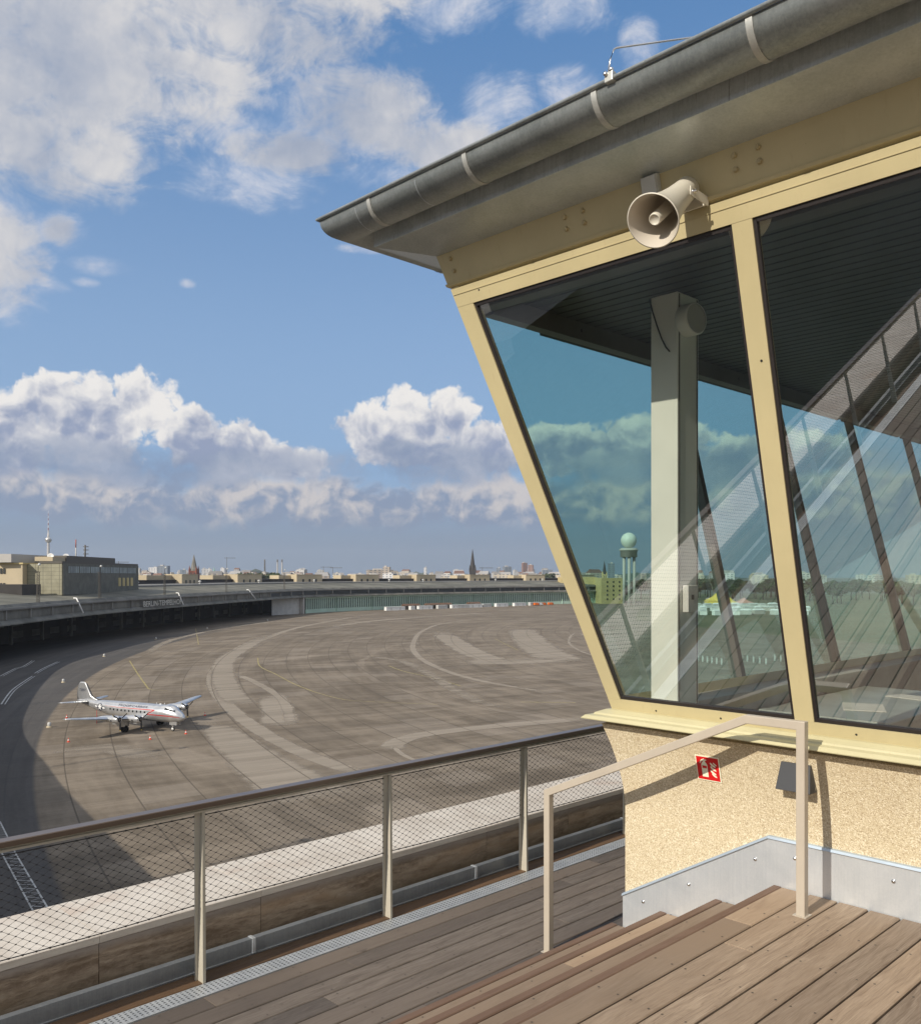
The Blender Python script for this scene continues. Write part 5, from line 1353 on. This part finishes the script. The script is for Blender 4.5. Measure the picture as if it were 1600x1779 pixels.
for k in range(20): tspots.append((rnd.uniform(1420, 1640), rnd.uniform(900, 1200)))
for px, d_ in tspots:
    p = W((px-800)/FPX*d_, d_, G); s_ = rnd.uniform(.9, 1.35) if px > 1000 else 1.75
    if first_t: tr.location = p; tr.scale = (s_, s_, s_); first_t = False
    else: dup(tr, p, rnd.uniform(0, 6), None, (s_, s_, s_))

# ================================================================== things on the apron
# containers and stalls along the doors
ctn = None; k = 0
spec = [(684, 1057.5, 34, 'white'), (712, 1056, 8, 'white'), (738, 1054.5, 26, 'white'), (766, 1053.5, 18, 'dirtywhite'), (786, 1052.5, 14, 'white'), (806, 1052, 22, 'dirtywhite'), (822, 1051.2, 26, 'white'), (846, 1050.5, 16, 'dirtywhite'), (870, 1049.8, 24, 'white'), (905, 1049.2, 24, 'white'), (924, 1049.2, 18, 'dirtywhite')]
for k, (px, py, wpx, mt) in enumerate(spec):
    ii = idx_at(px, -16, i_vis); n_, t = nrm(ii); la, dd = edge[ii][0]-16*n_.x, edge[ii][1]-16*n_.y; w = wpx/FPX*dd; t_ = thing('storage_container', 'low pale container or stall in the row along the hangar doors', 'container', W(la, dd), 0, 'containers along the hangar doors')
    dirv = Vector((C*.72-S*.69, S*.72+C*.69, 0)); nv = Vector((-dirv.y, dirv.x, 0))
    p = W(la, dd); m_ = MB(); m_.obox(p+Vector((0, 0, 1.5)), dirv, nv, (0, 0, 1), w*.62, 1.5, 1.5); m_.build('body', M[mt], t_)
    m_ = MB(); m_.obox(p+Vector((0, 0, 3.1)), dirv, nv, (0, 0, 1), w*.63, 1.7, .1); m_.build('roof', M['white'], t_)
    for q_ in range(2):
        m_ = MB(); c = p+dirv*(w*.3*(q_*2-1))-nv*1.52+Vector((0, 0, 1.3)); m_.obox(c, dirv, nv, (0, 0, 1), .6, .02, 1.1); m_.build('door', M['dirtywhite'], t_)
for px, py, wpx in ((712, 1053, 34), (748, 1052, 30), (775, 1051, 24), (822, 1049.6, 26)):
    ii = idx_at(px, -9, i_vis); n_, t = nrm(ii); la, dd = edge[ii][0]-9*n_.x, edge[ii][1]-9*n_.y; w = wpx/FPX*dd; p = W(la, dd); dirv = Vector((C*.72-S*.69, S*.72+C*.69, 0)); nv = Vector((-dirv.y, dirv.x, 0))
    t_ = thing('market_shed', 'shed with rusty brown pitched roof behind the pale containers', 'shed', p, 0, 'brown roofed sheds along the hangar doors')
    m_ = MB(); m_.obox(p+Vector((0, 0, 1.7)), dirv, nv, (0, 0, 1), w*.5, 2.4, 1.7); m_.build('wall', M['darksteel'], t_)
    a = [p+dirv*w*.54*s1+nv*3*s2+Vector((0, 0, 3.4)) for s1, s2 in ((-1,-1),(1,-1),(1,1),(-1,1))]; r1, r2 = p-dirv*w*.54+Vector((0, 0, 5)), p+dirv*w*.54+Vector((0, 0, 5))
    m_ = MB(); m_.add(a+[r1, r2], [(0, 1, 5, 4), (2, 3, 4, 5), (1, 2, 5), (3, 0, 4), (3, 2, 1, 0)]); m_.build('roof', M['rust'], t_)
# orange service vehicles
for px, lb in ((930, 'orange service truck nearest the white containers'), (938, 'white-cabbed service truck between two orange trucks'), (947, 'orange service truck, second from the right'), (956, 'orange service truck at the right end of the row')):
    ii = idx_at(px, -20, i_vis); n_, t = nrm(ii); la, dd = edge[ii][0]-20*n_.x, edge[ii][1]-20*n_.y; p = W(la, dd); t_ = thing('service_truck', lb, 'truck', p)
    dirv = Vector((C*.8-S*.6, S*.8+C*.6, 0)); nv = Vector((-dirv.y, dirv.x, 0)); mt = M['white'] if px == 938 else M['orange']
    m_ = MB(); m_.obox(p+dirv*-.8+Vector((0, 0, 1.7)), dirv, nv, (0, 0, 1), 2.2, 1.1, 1.1); m_.build('load_box', mt, t_)
    m_ = MB(); m_.hexa([p+dirv*1.5+nv*-1.1+Vector((0,0,.6)), p+dirv*3.3+nv*-1.1+Vector((0,0,.6)), p+dirv*3.3+nv*1.1+Vector((0,0,.6)), p+dirv*1.5+nv*1.1+Vector((0,0,.6))], [p+dirv*1.5+nv*-1.1+Vector((0,0,2.6)), p+dirv*2.9+nv*-1.1+Vector((0,0,2.6)), p+dirv*2.9+nv*1.1+Vector((0,0,2.6)), p+dirv*1.5+nv*1.1+Vector((0,0,2.6))]); m_.build('cab', mt, t_)
    m_ = MB(); m_.obox(p+dirv*2.3-nv*1.12+Vector((0, 0, 2.0)), dirv, nv, (0, 0, 1), .5, .02, .35); m_.build('window', M['darkglass'], t_)
    for a in (-2.2, 2.3):
        for s1 in (-1, 1): m_ = MB(); m_.lathe([(.0001, -.15), (.5, -.15), (.5, .15), (.0001, .15)], p+dirv*a+nv*s1*1.0+Vector((0, 0, .5)), nv, 14, False); m_.build('wheel', M['tyre'], t_)
# pale ground lamps
gl_ = None
for px, py in ((85.5, 1264), (110, 1186), (181, 1141), (271, 1111), (465, 1079), (360, 1093)):
    la, dd = LD(px, py); p = W(la, dd)
    if gl_ is None:
        gl_ = thing('apron_lamp', 'small pale apron marker lamp on the concrete', 'marker lamp', p, 0, 'marker lamps on the apron', local=True)
        m_ = MB(); m_.lathe([(.55, 0), (.5, .25), (.0001, .25)], (0, 0, 0), (0, 0, 1), 12); m_.build('base', M['stone'], gl_)
        m_ = MB(); m_.lathe([(.30, .25), (.38, .6), (.3, .95), (.0001, 1.05)], (0, 0, 0), (0, 0, 1), 12); m_.build('lens', M['dirtywhite'], gl_)
    else: dup(gl_, p)
# traffic cones
cn_ = None
clabs = {0: 'red and white traffic cone behind the near wingtip', 1: 'red and white traffic cone nearest the left edge of the shadow', 2: 'red and white traffic cone below the inner engines', 3: 'red and white traffic cone in front of the nose wheel', 4: 'red and white traffic cone beyond the far wing shadow'}
for k, (px, py) in enumerate(((116, 1248), (119, 1289.5), (261, 1285), (323, 1275.5), (356, 1243.5))):
    la, dd = LD(px, py); p = W(la, dd)
    if cn_ is None:
        cn_ = thing('traffic_cone', clabs[0], 'cone', p, 0, 'traffic cones around the aircraft', local=True); cn_.scale = (.72, .72, .72)
        m_ = MB(); m_.box(-.36, .36, -.36, .36, 0, .06); m_.build('foot', M['conered'], cn_)
        m_ = MB(); m_.lathe([(.30, .06), (.21, .42)], (0, 0, 0), (0, 0, 1), 16); m_.lathe([(.14, .66), (.05, 1.05), (.0001, 1.05)], (0, 0, 0), (0, 0, 1), 16); m_.build('cone_body', M['conered'], cn_)
        m_ = MB(); m_.lathe([(.213, .42), (.143, .66)], (0, 0, 0), (0, 0, 1), 16); m_.build('white_band', M['white'], cn_)
    else: dup(cn_, p, rnd.random(), clabs[k])

# ---------------------------------------------------------------- four-engined propeller airliner
def aircraft():
    la, dd = LD(300.4, 1270.7); nose_w = W(la, dd)
    hx, hy = .905, -.425                                    # heading (lat, depth)
    hv = Vector((C*hx-S*hy, S*hx+C*hy, 0)).normalized()
    rz = math.atan2(hv.y, hv.x)
    loc = nose_w - hv*(-2.9)                                # local x = -station, nose wheel at station 2.9
    t_ = thing('propeller_airliner', 'silver four-engined propeller aircraft with red stripe parked on the apron', 'aircraft', loc, rz, local=True)
    Lp = lambda s, y, z: Vector((-s, y, z))
    ST = [(0.0, 2.75, .06, .05), (.12, 2.77, .34, .30), (.4, 2.82, .62, .56), (.9, 2.92, .92, .86), (1.7, 3.08, 1.24, 1.17), (2.8, 3.24, 1.50, 1.42), (4.2, 3.33, 1.64, 1.56), (6.5, 3.36, 1.68, 1.60), (12, 3.36, 1.68, 1.60), (16, 3.38, 1.66, 1.58),
          (18.5, 3.50, 1.52, 1.44), (21, 3.72, 1.26, 1.18), (23.5, 3.98, .95, .86), (25.8, 4.22, .64, .52), (27.6, 4.42, .38, .26), (28.4, 4.52, .16, .10)]
    def fus(s):
        for a, b in zip(ST, ST[1:]):
            if a[0] <= s <= b[0]: f = (s-a[0])/(b[0]-a[0]); return [a[k]*(1-f)+b[k]*f for k in (1, 2, 3)]
        return list(ST[-1][1:])
    def surf(s, th, off=0.0, side=-1):
        zc, a, b = fus(s); return Lp(s, side*(b+off)*math.cos(th), zc+(a+off)*math.sin(th))
    m_ = MB(); m_.loft([[Lp(s, b*math.cos(2*math.pi*k/28), zc+a*math.sin(2*math.pi*k/28)) for k in range(28)] for s, zc, a, b in ST], True, True, True)
    m_.build('fuselage', M['alu'], t_)
    def decal(pts_fn, name, mat, par=None):
        pass
    # cockpit bubble and glazing
    m_ = MB(); rg = []
    for s, w, h in ((1.35, .35, .02), (1.9, .80, .34), (2.6, .98, .52), (3.6, 1.05, .50), (5.2, .9, .18), (6.2, .5, .02)):
        zc, a, b = fus(s); rg.append([Lp(s, w*math.cos(math.pi*k/12), zc+a*.80+(h+.18)*math.sin(math.pi*k/12)-.05) for k in range(13)])
    m_.loft(rg, False, False, True); m_.build('cockpit_hood', M['alu'], t_)
    for sd_ in (-1, 1):
        for s0, s1, t0, t1 in ((1.55, 2.1, .72, 1.02), (2.2, 2.95, .66, .98), (3.1, 3.9, .64, .92)):
            m_ = MB(); m_.poly([surf(s0, t0, .06, sd_), surf(s1, t0, .06, sd_), surf(s1, t1, .10, sd_), surf(s0+.15, t1-.03, .10, sd_)]); m_.build('cockpit_window', M['ac_glass'], t_)
        for k in range(11):
            s = 8.6+k*1.02 if k < 10 else 22.4
            zc, a, b = fus(s); m_ = MB(); ring = []
            for q_ in range(10):
                an = 2*math.pi*q_/10; ring.append(surf(s+.19*math.cos(an), .10+.13*math.sin(an), .02, sd_))
            m_.poly(ring); m_.build('cabin_window', M['ac_glass'], t_)
    # stripe
    def stripe(path, w, sd_):
        m_ = MB(); A, B = [], []
        P = []
        for (s0, t0), (s1, t1) in zip(path, path[1:]):
            for k in range(14): f = k/14; P.append((s0+(s1-s0)*f, t0+(t1-t0)*f))
        P.append(path[-1])
        for i, (s, t) in enumerate(P):
            ww = w*min(1, .15+i/30) if True else w
            A.append(surf(s, t-ww, .018, sd_)); B.append(surf(s, t+ww, .018, sd_))
        m_.loft([A, B], False); return m_
    for sd_ in (-1, 1):
        stripe([(19.5, .42), (13, .42), (6.2, .42), (8.2, -.12), (4.0, -.12), (.6, -.02)], .055, sd_).build('stripe', M['ac_red'], t_)
        # national marking: blue disc, bars, white star
        s0, c0 = 20.9, .02
        zc, a, b = fus(s0)
        def mk(pts, off, name, mat):
            m_ = MB(); m_.poly([surf(s0+(-sd_)*sd_*x_*1.0, c0+y_/a, off, sd_) for x_, y_ in pts]); return m_.build(name, mat, t_)
        mk([(.78*math.cos(2*math.pi*k/24), .78*math.sin(2*math.pi*k/24)) for k in range(24)], .03, 'roundel_disc', M['ac_blue'])
        mk([(-1.6, -.24), (1.6, -.24), (1.6, .24), (-1.6, .24)], .026, 'roundel_bar', M['ac_blue'])
        mk([(-1.5, -.15), (1.5, -.15), (1.5, .15), (-1.5, .15)], .034, 'roundel_bar', M['alu_white']) if False else None
        for xo in (-1.15, 1.15): mk([(xo-.36, -.15), (xo+.36, -.15), (xo+.36, .15), (xo-.36, .15)], .034, 'roundel_bar', M['alu_white'])
        star = []
        for k in range(10): rr_ = .70 if k % 2 == 0 else .28; an = math.pi/2+math.pi*k/5; star.append((rr_*math.cos(an), rr_*math.sin(an)))
        m_ = MB(); cc = surf(s0, c0, .05, sd_); ring = [surf(s0-x_, c0+y_/a, .045, sd_) for x_, y_ in star]
        m_.add([cc]+ring, [(0, 1+k, 1+(k+1) % 10) for k in range(10)]); m_.build('roundel_star', M['alu_white'], t_)
    # lettering on the near (right-hand) side
    vs, fs = text_geo('TROOP CARRIER', 1.0); xs = [v_.x for v_ in vs]; w0, w1 = min(xs), max(xs)
    m_ = MB(); m_.add([surf(15.9-(v_.x-w0)/(w1-w0)*7.8, .56+v_.y*.42, .025, -1) for v_ in vs], fs); m_.build('lettering', M['ac_blue'], t_)
    vs, fs = text_geo('TROOP CARRIER', 1.0)
    m_ = MB(); m_.add([surf(8.1+(v_.x-w0)/(w1-w0)*7.8, .56+v_.y*.42, .025, 1) for v_ in vs], fs); m_.build('lettering', M['ac_blue'], t_)
    # lifting surfaces
    def foil(le, te, thk, n=9):
        pts = []
        for k in range(n+1): f = k/n; pts.append((le+(te-le)*f, thk*(te-le)*2.6*math.sqrt(f)*(1-f)*.9))
        for k in range(n-1, 0, -1): f = k/n; pts.append((le+(te-le)*f, -thk*(te-le)*1.3*math.sqrt(f)*(1-f)*.9))
        return pts
    def wing(secs, name, mat, thk=.14):
        for sd_ in (-1, 1):
            m_ = MB(); m_.loft([[Lp(s, sd_*y, z0+dz) for s, dz in foil(le, te, thk)] for y, le, te, z0 in secs], True, True, True); o = m_.build(name, mat, t_)
            m_ = MB()
            m_.loft([[Lp(s, sd_*y, z0+dz) for s, dz in [((le-.05)+(q_)*(.26 if name == 'wing' else .12), sg_*thk*(te-le)*.8*math.sqrt(q_*.07)) for q_, sg_ in ((3.2, 1), (1.6, 1), (.4, 1), (0, 1), (.4, -.6), (1.6, -.6), (4.5, -.5))]] for y, le, te, z0 in secs[1:]], False, False, True)
            m_.build('deicing_boot', M['ac_black'], o)
    wing([(.6, 8.3, 13.4, 2.15), (1.6, 8.4, 13.2, 2.25), (9.0, 9.4, 12.9, 3.12), (17.0, 10.9, 12.7, 4.12), (17.8, 11.3, 12.4, 4.2)], 'wing', M['alu'])
    wing([(.1, 24.3, 27.3, 4.45), (5.4, 25.7, 27.4, 4.75), (6.0, 26.1, 27.2, 4.78)], 'tailplane', M['alu'], .11)
    m_ = MB(); rg = []
    for z, le, te, tk in ((4.5, 20.6, 28.3, .10), (5.1, 23.0, 28.5, .14), (5.6, 24.2, 28.55, .14), (7.2, 25.3, 28.3, .11), (8.1, 25.9, 27.9, .08), (8.4, 26.4, 27.5, .03)):
        pts = []
        for k in range(9): f = k/8; pts.append((le+(te-le)*f, tk*math.sqrt(f+.001)*(1-f)*2.4))
        rg.append([Lp(s, y, z) for s, y in pts]+[Lp(s, -y, z) for s, y in pts[-2:0:-1]])
    m_.loft(rg, True, True, True); fin = m_.build('tail_fin', M['alu'], t_)
    m_ = MB(); m_.tube([Lp(21.4, 0, 4.85), Lp(23.0, 0, 5.12), Lp(24.15, 0, 5.62), Lp(25.2, 0, 7.2), Lp(25.8, 0, 8.1)], .10, 6); m_.build('deicing_boot', M['ac_black'], fin)
    vs, fs = text_geo('72557', 1.0); m_ = MB(); m_.add([Lp(26.7-v_.x*.7, -.26, 6.55+v_.y*.7) for v_ in vs], fs); m_.build('serial_number', M['ac_blue'], fin)
    # engines
    for sd_ in (-1, 1):
        for yy, s0, z0 in ((4.7, 6.5, 2.72), (9.0, 7.5, 3.2)):
            m_ = MB(); m_.lathe([(.46, 0), (.62, .05), (.72, .35), (.74, 1.1), (.70, 1.9), (.62, 3.4), (.42, 4.8), (.1, 6.0)], Lp(s0, sd_*yy, z0), (-1, 0, -.01), 24); na = m_.build('nacelle', M['alu'], t_)
            m_ = MB(); m_.lathe([(.0001, .10), (.47, .12)], Lp(s0, sd_*yy, z0), (-1, 0, 0), 20); m_.build('engine_face', M['ac_black'], na)
            m_ = MB(); m_.lathe([(.0001, -.42), (.10, -.40), (.17, -.25), (.20, 0), (.20, .12)], Lp(s0, sd_*yy, z0), (-1, 0, 0), 14); m_.build('propeller_hub', M['darksteel'], na)
            m_ = MB(); m_.box(-s0-1.6, -s0-.8, sd_*yy-.28, sd_*yy+.28, z0-.92, z0-.6); m_.build('oil_cooler_scoop', M['alu'], na, bevel=.08)
            m_ = MB(); m_.obox(Lp(s0+1.5, sd_*(yy)-.72, z0-.2), (1, 0, 0), (0, 1, 0), (0, 0, 1), .18, .03, .12); m_.build('exhaust', M['ac_black'], na)
            ph = R(-90)
            for k in range(3):
                an = ph+2*math.pi*k/3; dv = Vector((0, math.cos(an), math.sin(an))); cv = Vector((.35, -math.sin(an)*.94, math.cos(an)*.94)).normalized(); nv = dv.cross(cv)
                c = Lp(s0-.14, sd_*yy, z0); rg = []
                for r_, w_ in ((.15, .07), (.45, .11), (1.0, .17), (1.6, .17), (1.95, .12), (2.08, .04)):
                    rg.append([c+dv*r_+cv*w_+nv*0, c+dv*r_+nv*.03, c+dv*r_-cv*w_, c+dv*r_-nv*.03])
                m_ = MB(); m_.loft(rg, True, True); bl = m_.build('propeller_blade', M['ac_black'], na)
                m_ = MB(); m_.loft([[q_+(q_-c).normalized()*0 for q_ in [c+dv*r_+cv*w_*1.1, c+dv*r_+nv*.035, c+dv*r_-cv*w_*1.1, c+dv*r_-nv*.035]] for r_, w_ in ((1.9, .125), (2.09, .045))], True, True); m_.build('blade_tip', M['yellow'], bl)
        # main gear
        gy = 4.7*sd_
        m_ = MB(); m_.tube([Lp(11.0, gy, 2.5), Lp(10.6, gy, .6)], .13, 8); m_.tube([Lp(12.0, gy, 2.3), Lp(10.7, gy, .9)], .07, 6); m_.tube([Lp(10.6, gy-.45, .6), Lp(10.6, gy+.45, .6)], .09, 6); gr_ = m_.build('main_gear', M['alu_white'], t_)
        for dy in (-.38, .38):
            m_ = MB(); m_.lathe([(.0001, -.10), (.30, -.12), (.34, -.17), (.54, -.15), (.60, -.06), (.60, .06), (.54, .15), (.34, .17), (.30, .12), (.0001, .10)], Lp(10.6, gy+dy, .60), (0, 1, 0), 24); m_.build('wheel', M['tyre'], gr_)
        m_ = MB(); m_.obox(Lp(11.0, gy-.62, 1.55), (1, 0, 0), (0, 1, 0), (0, 0, 1), .9, .02, .45); m_.obox(Lp(11.0, gy+.62, 1.55), (1, 0, 0), (0, 1, 0), (0, 0, 1), .9, .02, .45); m_.build('gear_door', M['alu'], gr_)
    # nose gear
    m_ = MB(); m_.tube([Lp(2.9, 0, 2.0), Lp(2.9, 0, .45)], .11, 8); m_.tube([Lp(3.9, 0, 1.9), Lp(2.95, 0, .9)], .06, 6); m_.tube([Lp(2.9, -.25, .45), Lp(2.9, .25, .45)], .07, 6); ng = m_.build('nose_gear', M['alu_white'], t_)
    m_ = MB(); m_.lathe([(.24, -.13), (.40, -.13), (.45, -.05), (.45, .05), (.40, .13), (.24, .13)], Lp(2.9, 0, .45), (0, 1, 0), 24); m_.build('nose_wheel', M['tyre'], ng)
    m_ = MB(); m_.lathe([(.0001, -.15), (.27, -.14), (.27, .14), (.0001, .15)], Lp(2.9, 0, .45), (0, 1, 0), 20); m_.build('wheel_rim', M['white'], ng)
    for sd_ in (-1, 1): m_ = MB(); m_.obox(Lp(2.4, sd_*.5, 1.62), (1, 0, 0), (0, 1, 0), (0, 0, 1), .9, .02, .32); m_.build('gear_door', M['alu'], ng)
    # chin fairing under the nose
    m_ = MB(); m_.tube([Lp(23.0, 0, 3.1), Lp(23.0, 0, .05)], .05, 6); m_.build('tail_prop', M['ac_red'], t_)
    m_ = MB(); m_.tube([Lp(5.0, 0, 5.0), Lp(5.0, 0, 5.35)], .05, 6); m_.tube([Lp(7.0, 0, 5.0), Lp(7.0, .0, 5.30)], .05, 6); m_.lathe([(.22, 5.02), (.18, 5.16), (.001, 5.2)], Lp(6.0, 0, 0), (0, 0, 1), 10); m_.build('aerials', M['alu_white'], t_)
aircraft()

# ================================================================== fair and fence on the field beyond the glass
k = 0
for row, (py, xs_) in enumerate(((1056, range(1196, 1345, 16)), (1062, range(1204, 1400, 19)), (1068, range(1200, 1400, 24)))):
    for px in xs_:
        la, dd = LD(px+rnd.uniform(-3, 3), py+rnd.uniform(-1, 1)); p = W(la, dd); w = rnd.uniform(5, 11)
        t_ = thing('fair_booth', 'pale fairground booth on the field seen through the cabin glass', 'booth', p, 0, 'fairground booths on the field')
        an = YAW+rnd.uniform(-.4, .4); ux = Vector((math.cos(an), math.sin(an), 0)); uy = Vector((-ux.y, ux.x, 0))
        m_ = MB(); m_.obox(p+Vector((0, 0, 1.6)), ux, uy, (0, 0, 1), w/2, 2, 1.6); m_.build('wall', M[rnd.choice(['white', 'white', 'dirtywhite', 'concrete'])], t_)
        a = [p+ux*w*.53*s1+uy*2.3*s2+Vector((0, 0, 3.21)) for s1, s2 in ((-1,-1),(1,-1),(1,1),(-1,1))]; m_ = MB(); m_.add(a+[p-ux*w*.4+Vector((0, 0, 4.4)), p+ux*w*.4+Vector((0, 0, 4.4))], [(0, 1, 5, 4), (2, 3, 4, 5), (1, 2, 5), (3, 0, 4)]); m_.build('roof', M[rnd.choice(['white', 'dirtywhite'])], t_)
for px, py, mt, rr, hh, lb in ((1246, 1051, 'yellow', 13, 13, 'yellow circus tent with pointed roof on the field'), (1268, 1052, 'yellow', 8, 8, 'small yellow side tent right of the circus tent'), (1292, 1052, 'pink', 10, 8, 'pale red tent right of the yellow circus tents')):
    la, dd = LD(px, py); p = W(la, dd); t_ = thing('circus_tent', lb, 'tent', p)
    m_ = MB(); m_.lathe([(rr, 0), (rr, hh*.35)], p, (0, 0, 1), 20); m_.build('wall', M[mt], t_)
    m_ = MB(); m_.lathe([(rr*1.05, hh*.34), (rr*.45, hh*.62), (.2, hh), (.01, hh)], p, (0, 0, 1), 20); m_.build('roof', M[mt], t_)
fn = thing('site_fence', 'white slatted fence across the field behind the cabin glass', 'fence', W(90, 330))
for (xa, xb) in ((1205, 1262), (1288, 1342), (1346, 1400)):
    la, da = LD(xa, 1148); lb_, db = LD(xb, 1156); m_ = MB(); n = int(abs(lb_-la)/.9)
    for q_ in range(n):
        f = q_/n; p = W(la+(lb_-la)*f, da+(db-da)*f); m_.obox(p+Vector((0, 0, 1.1)), (C, S, 0), (-S, C, 0), (0, 0, 1), .27, .05, 1.1)
    m_.build('fence_panel', M['dirtywhite'], fn)
    m_ = MB(); m_.tube([W(la, da, G+.4), W(lb_, db, G+.4)], .06, 4); m_.tube([W(la, da, G+2.0), W(lb_, db, G+2.0)], .06, 4); m_.build('fence_rail', M['darksteel'], fn)
# ================================================================== air
m, nt, b = newmat('haze air'); nt.nodes.remove(b); pv_ = nt.nodes.new('ShaderNodeVolumePrincipled'); pv_.inputs['Color'].default_value = (.80, .87, .97, 1)
pv_.inputs['Density'].default_value = 4.5e-5; pv_.inputs['Anisotropy'].default_value = 0.2; nt.links.new(pv_.outputs[0], nt.nodes['Material Output'].inputs['Volume'])
m_ = MB(); z0, z1 = G-2.0, G+385; q_ = [(-9500, -1800), (9500, -1800), (9500, 13000), (-9500, 13000)]
m_.hexa([W(a, b_, z0) for a, b_ in q_], [W(a, b_, z1) for a, b_ in q_]); hz = m_.build('haze', m); tag(hz, 'thin pale haze over the airfield and the city', 'haze', kind='stuff')
print('objects', len(bpy.data.objects))
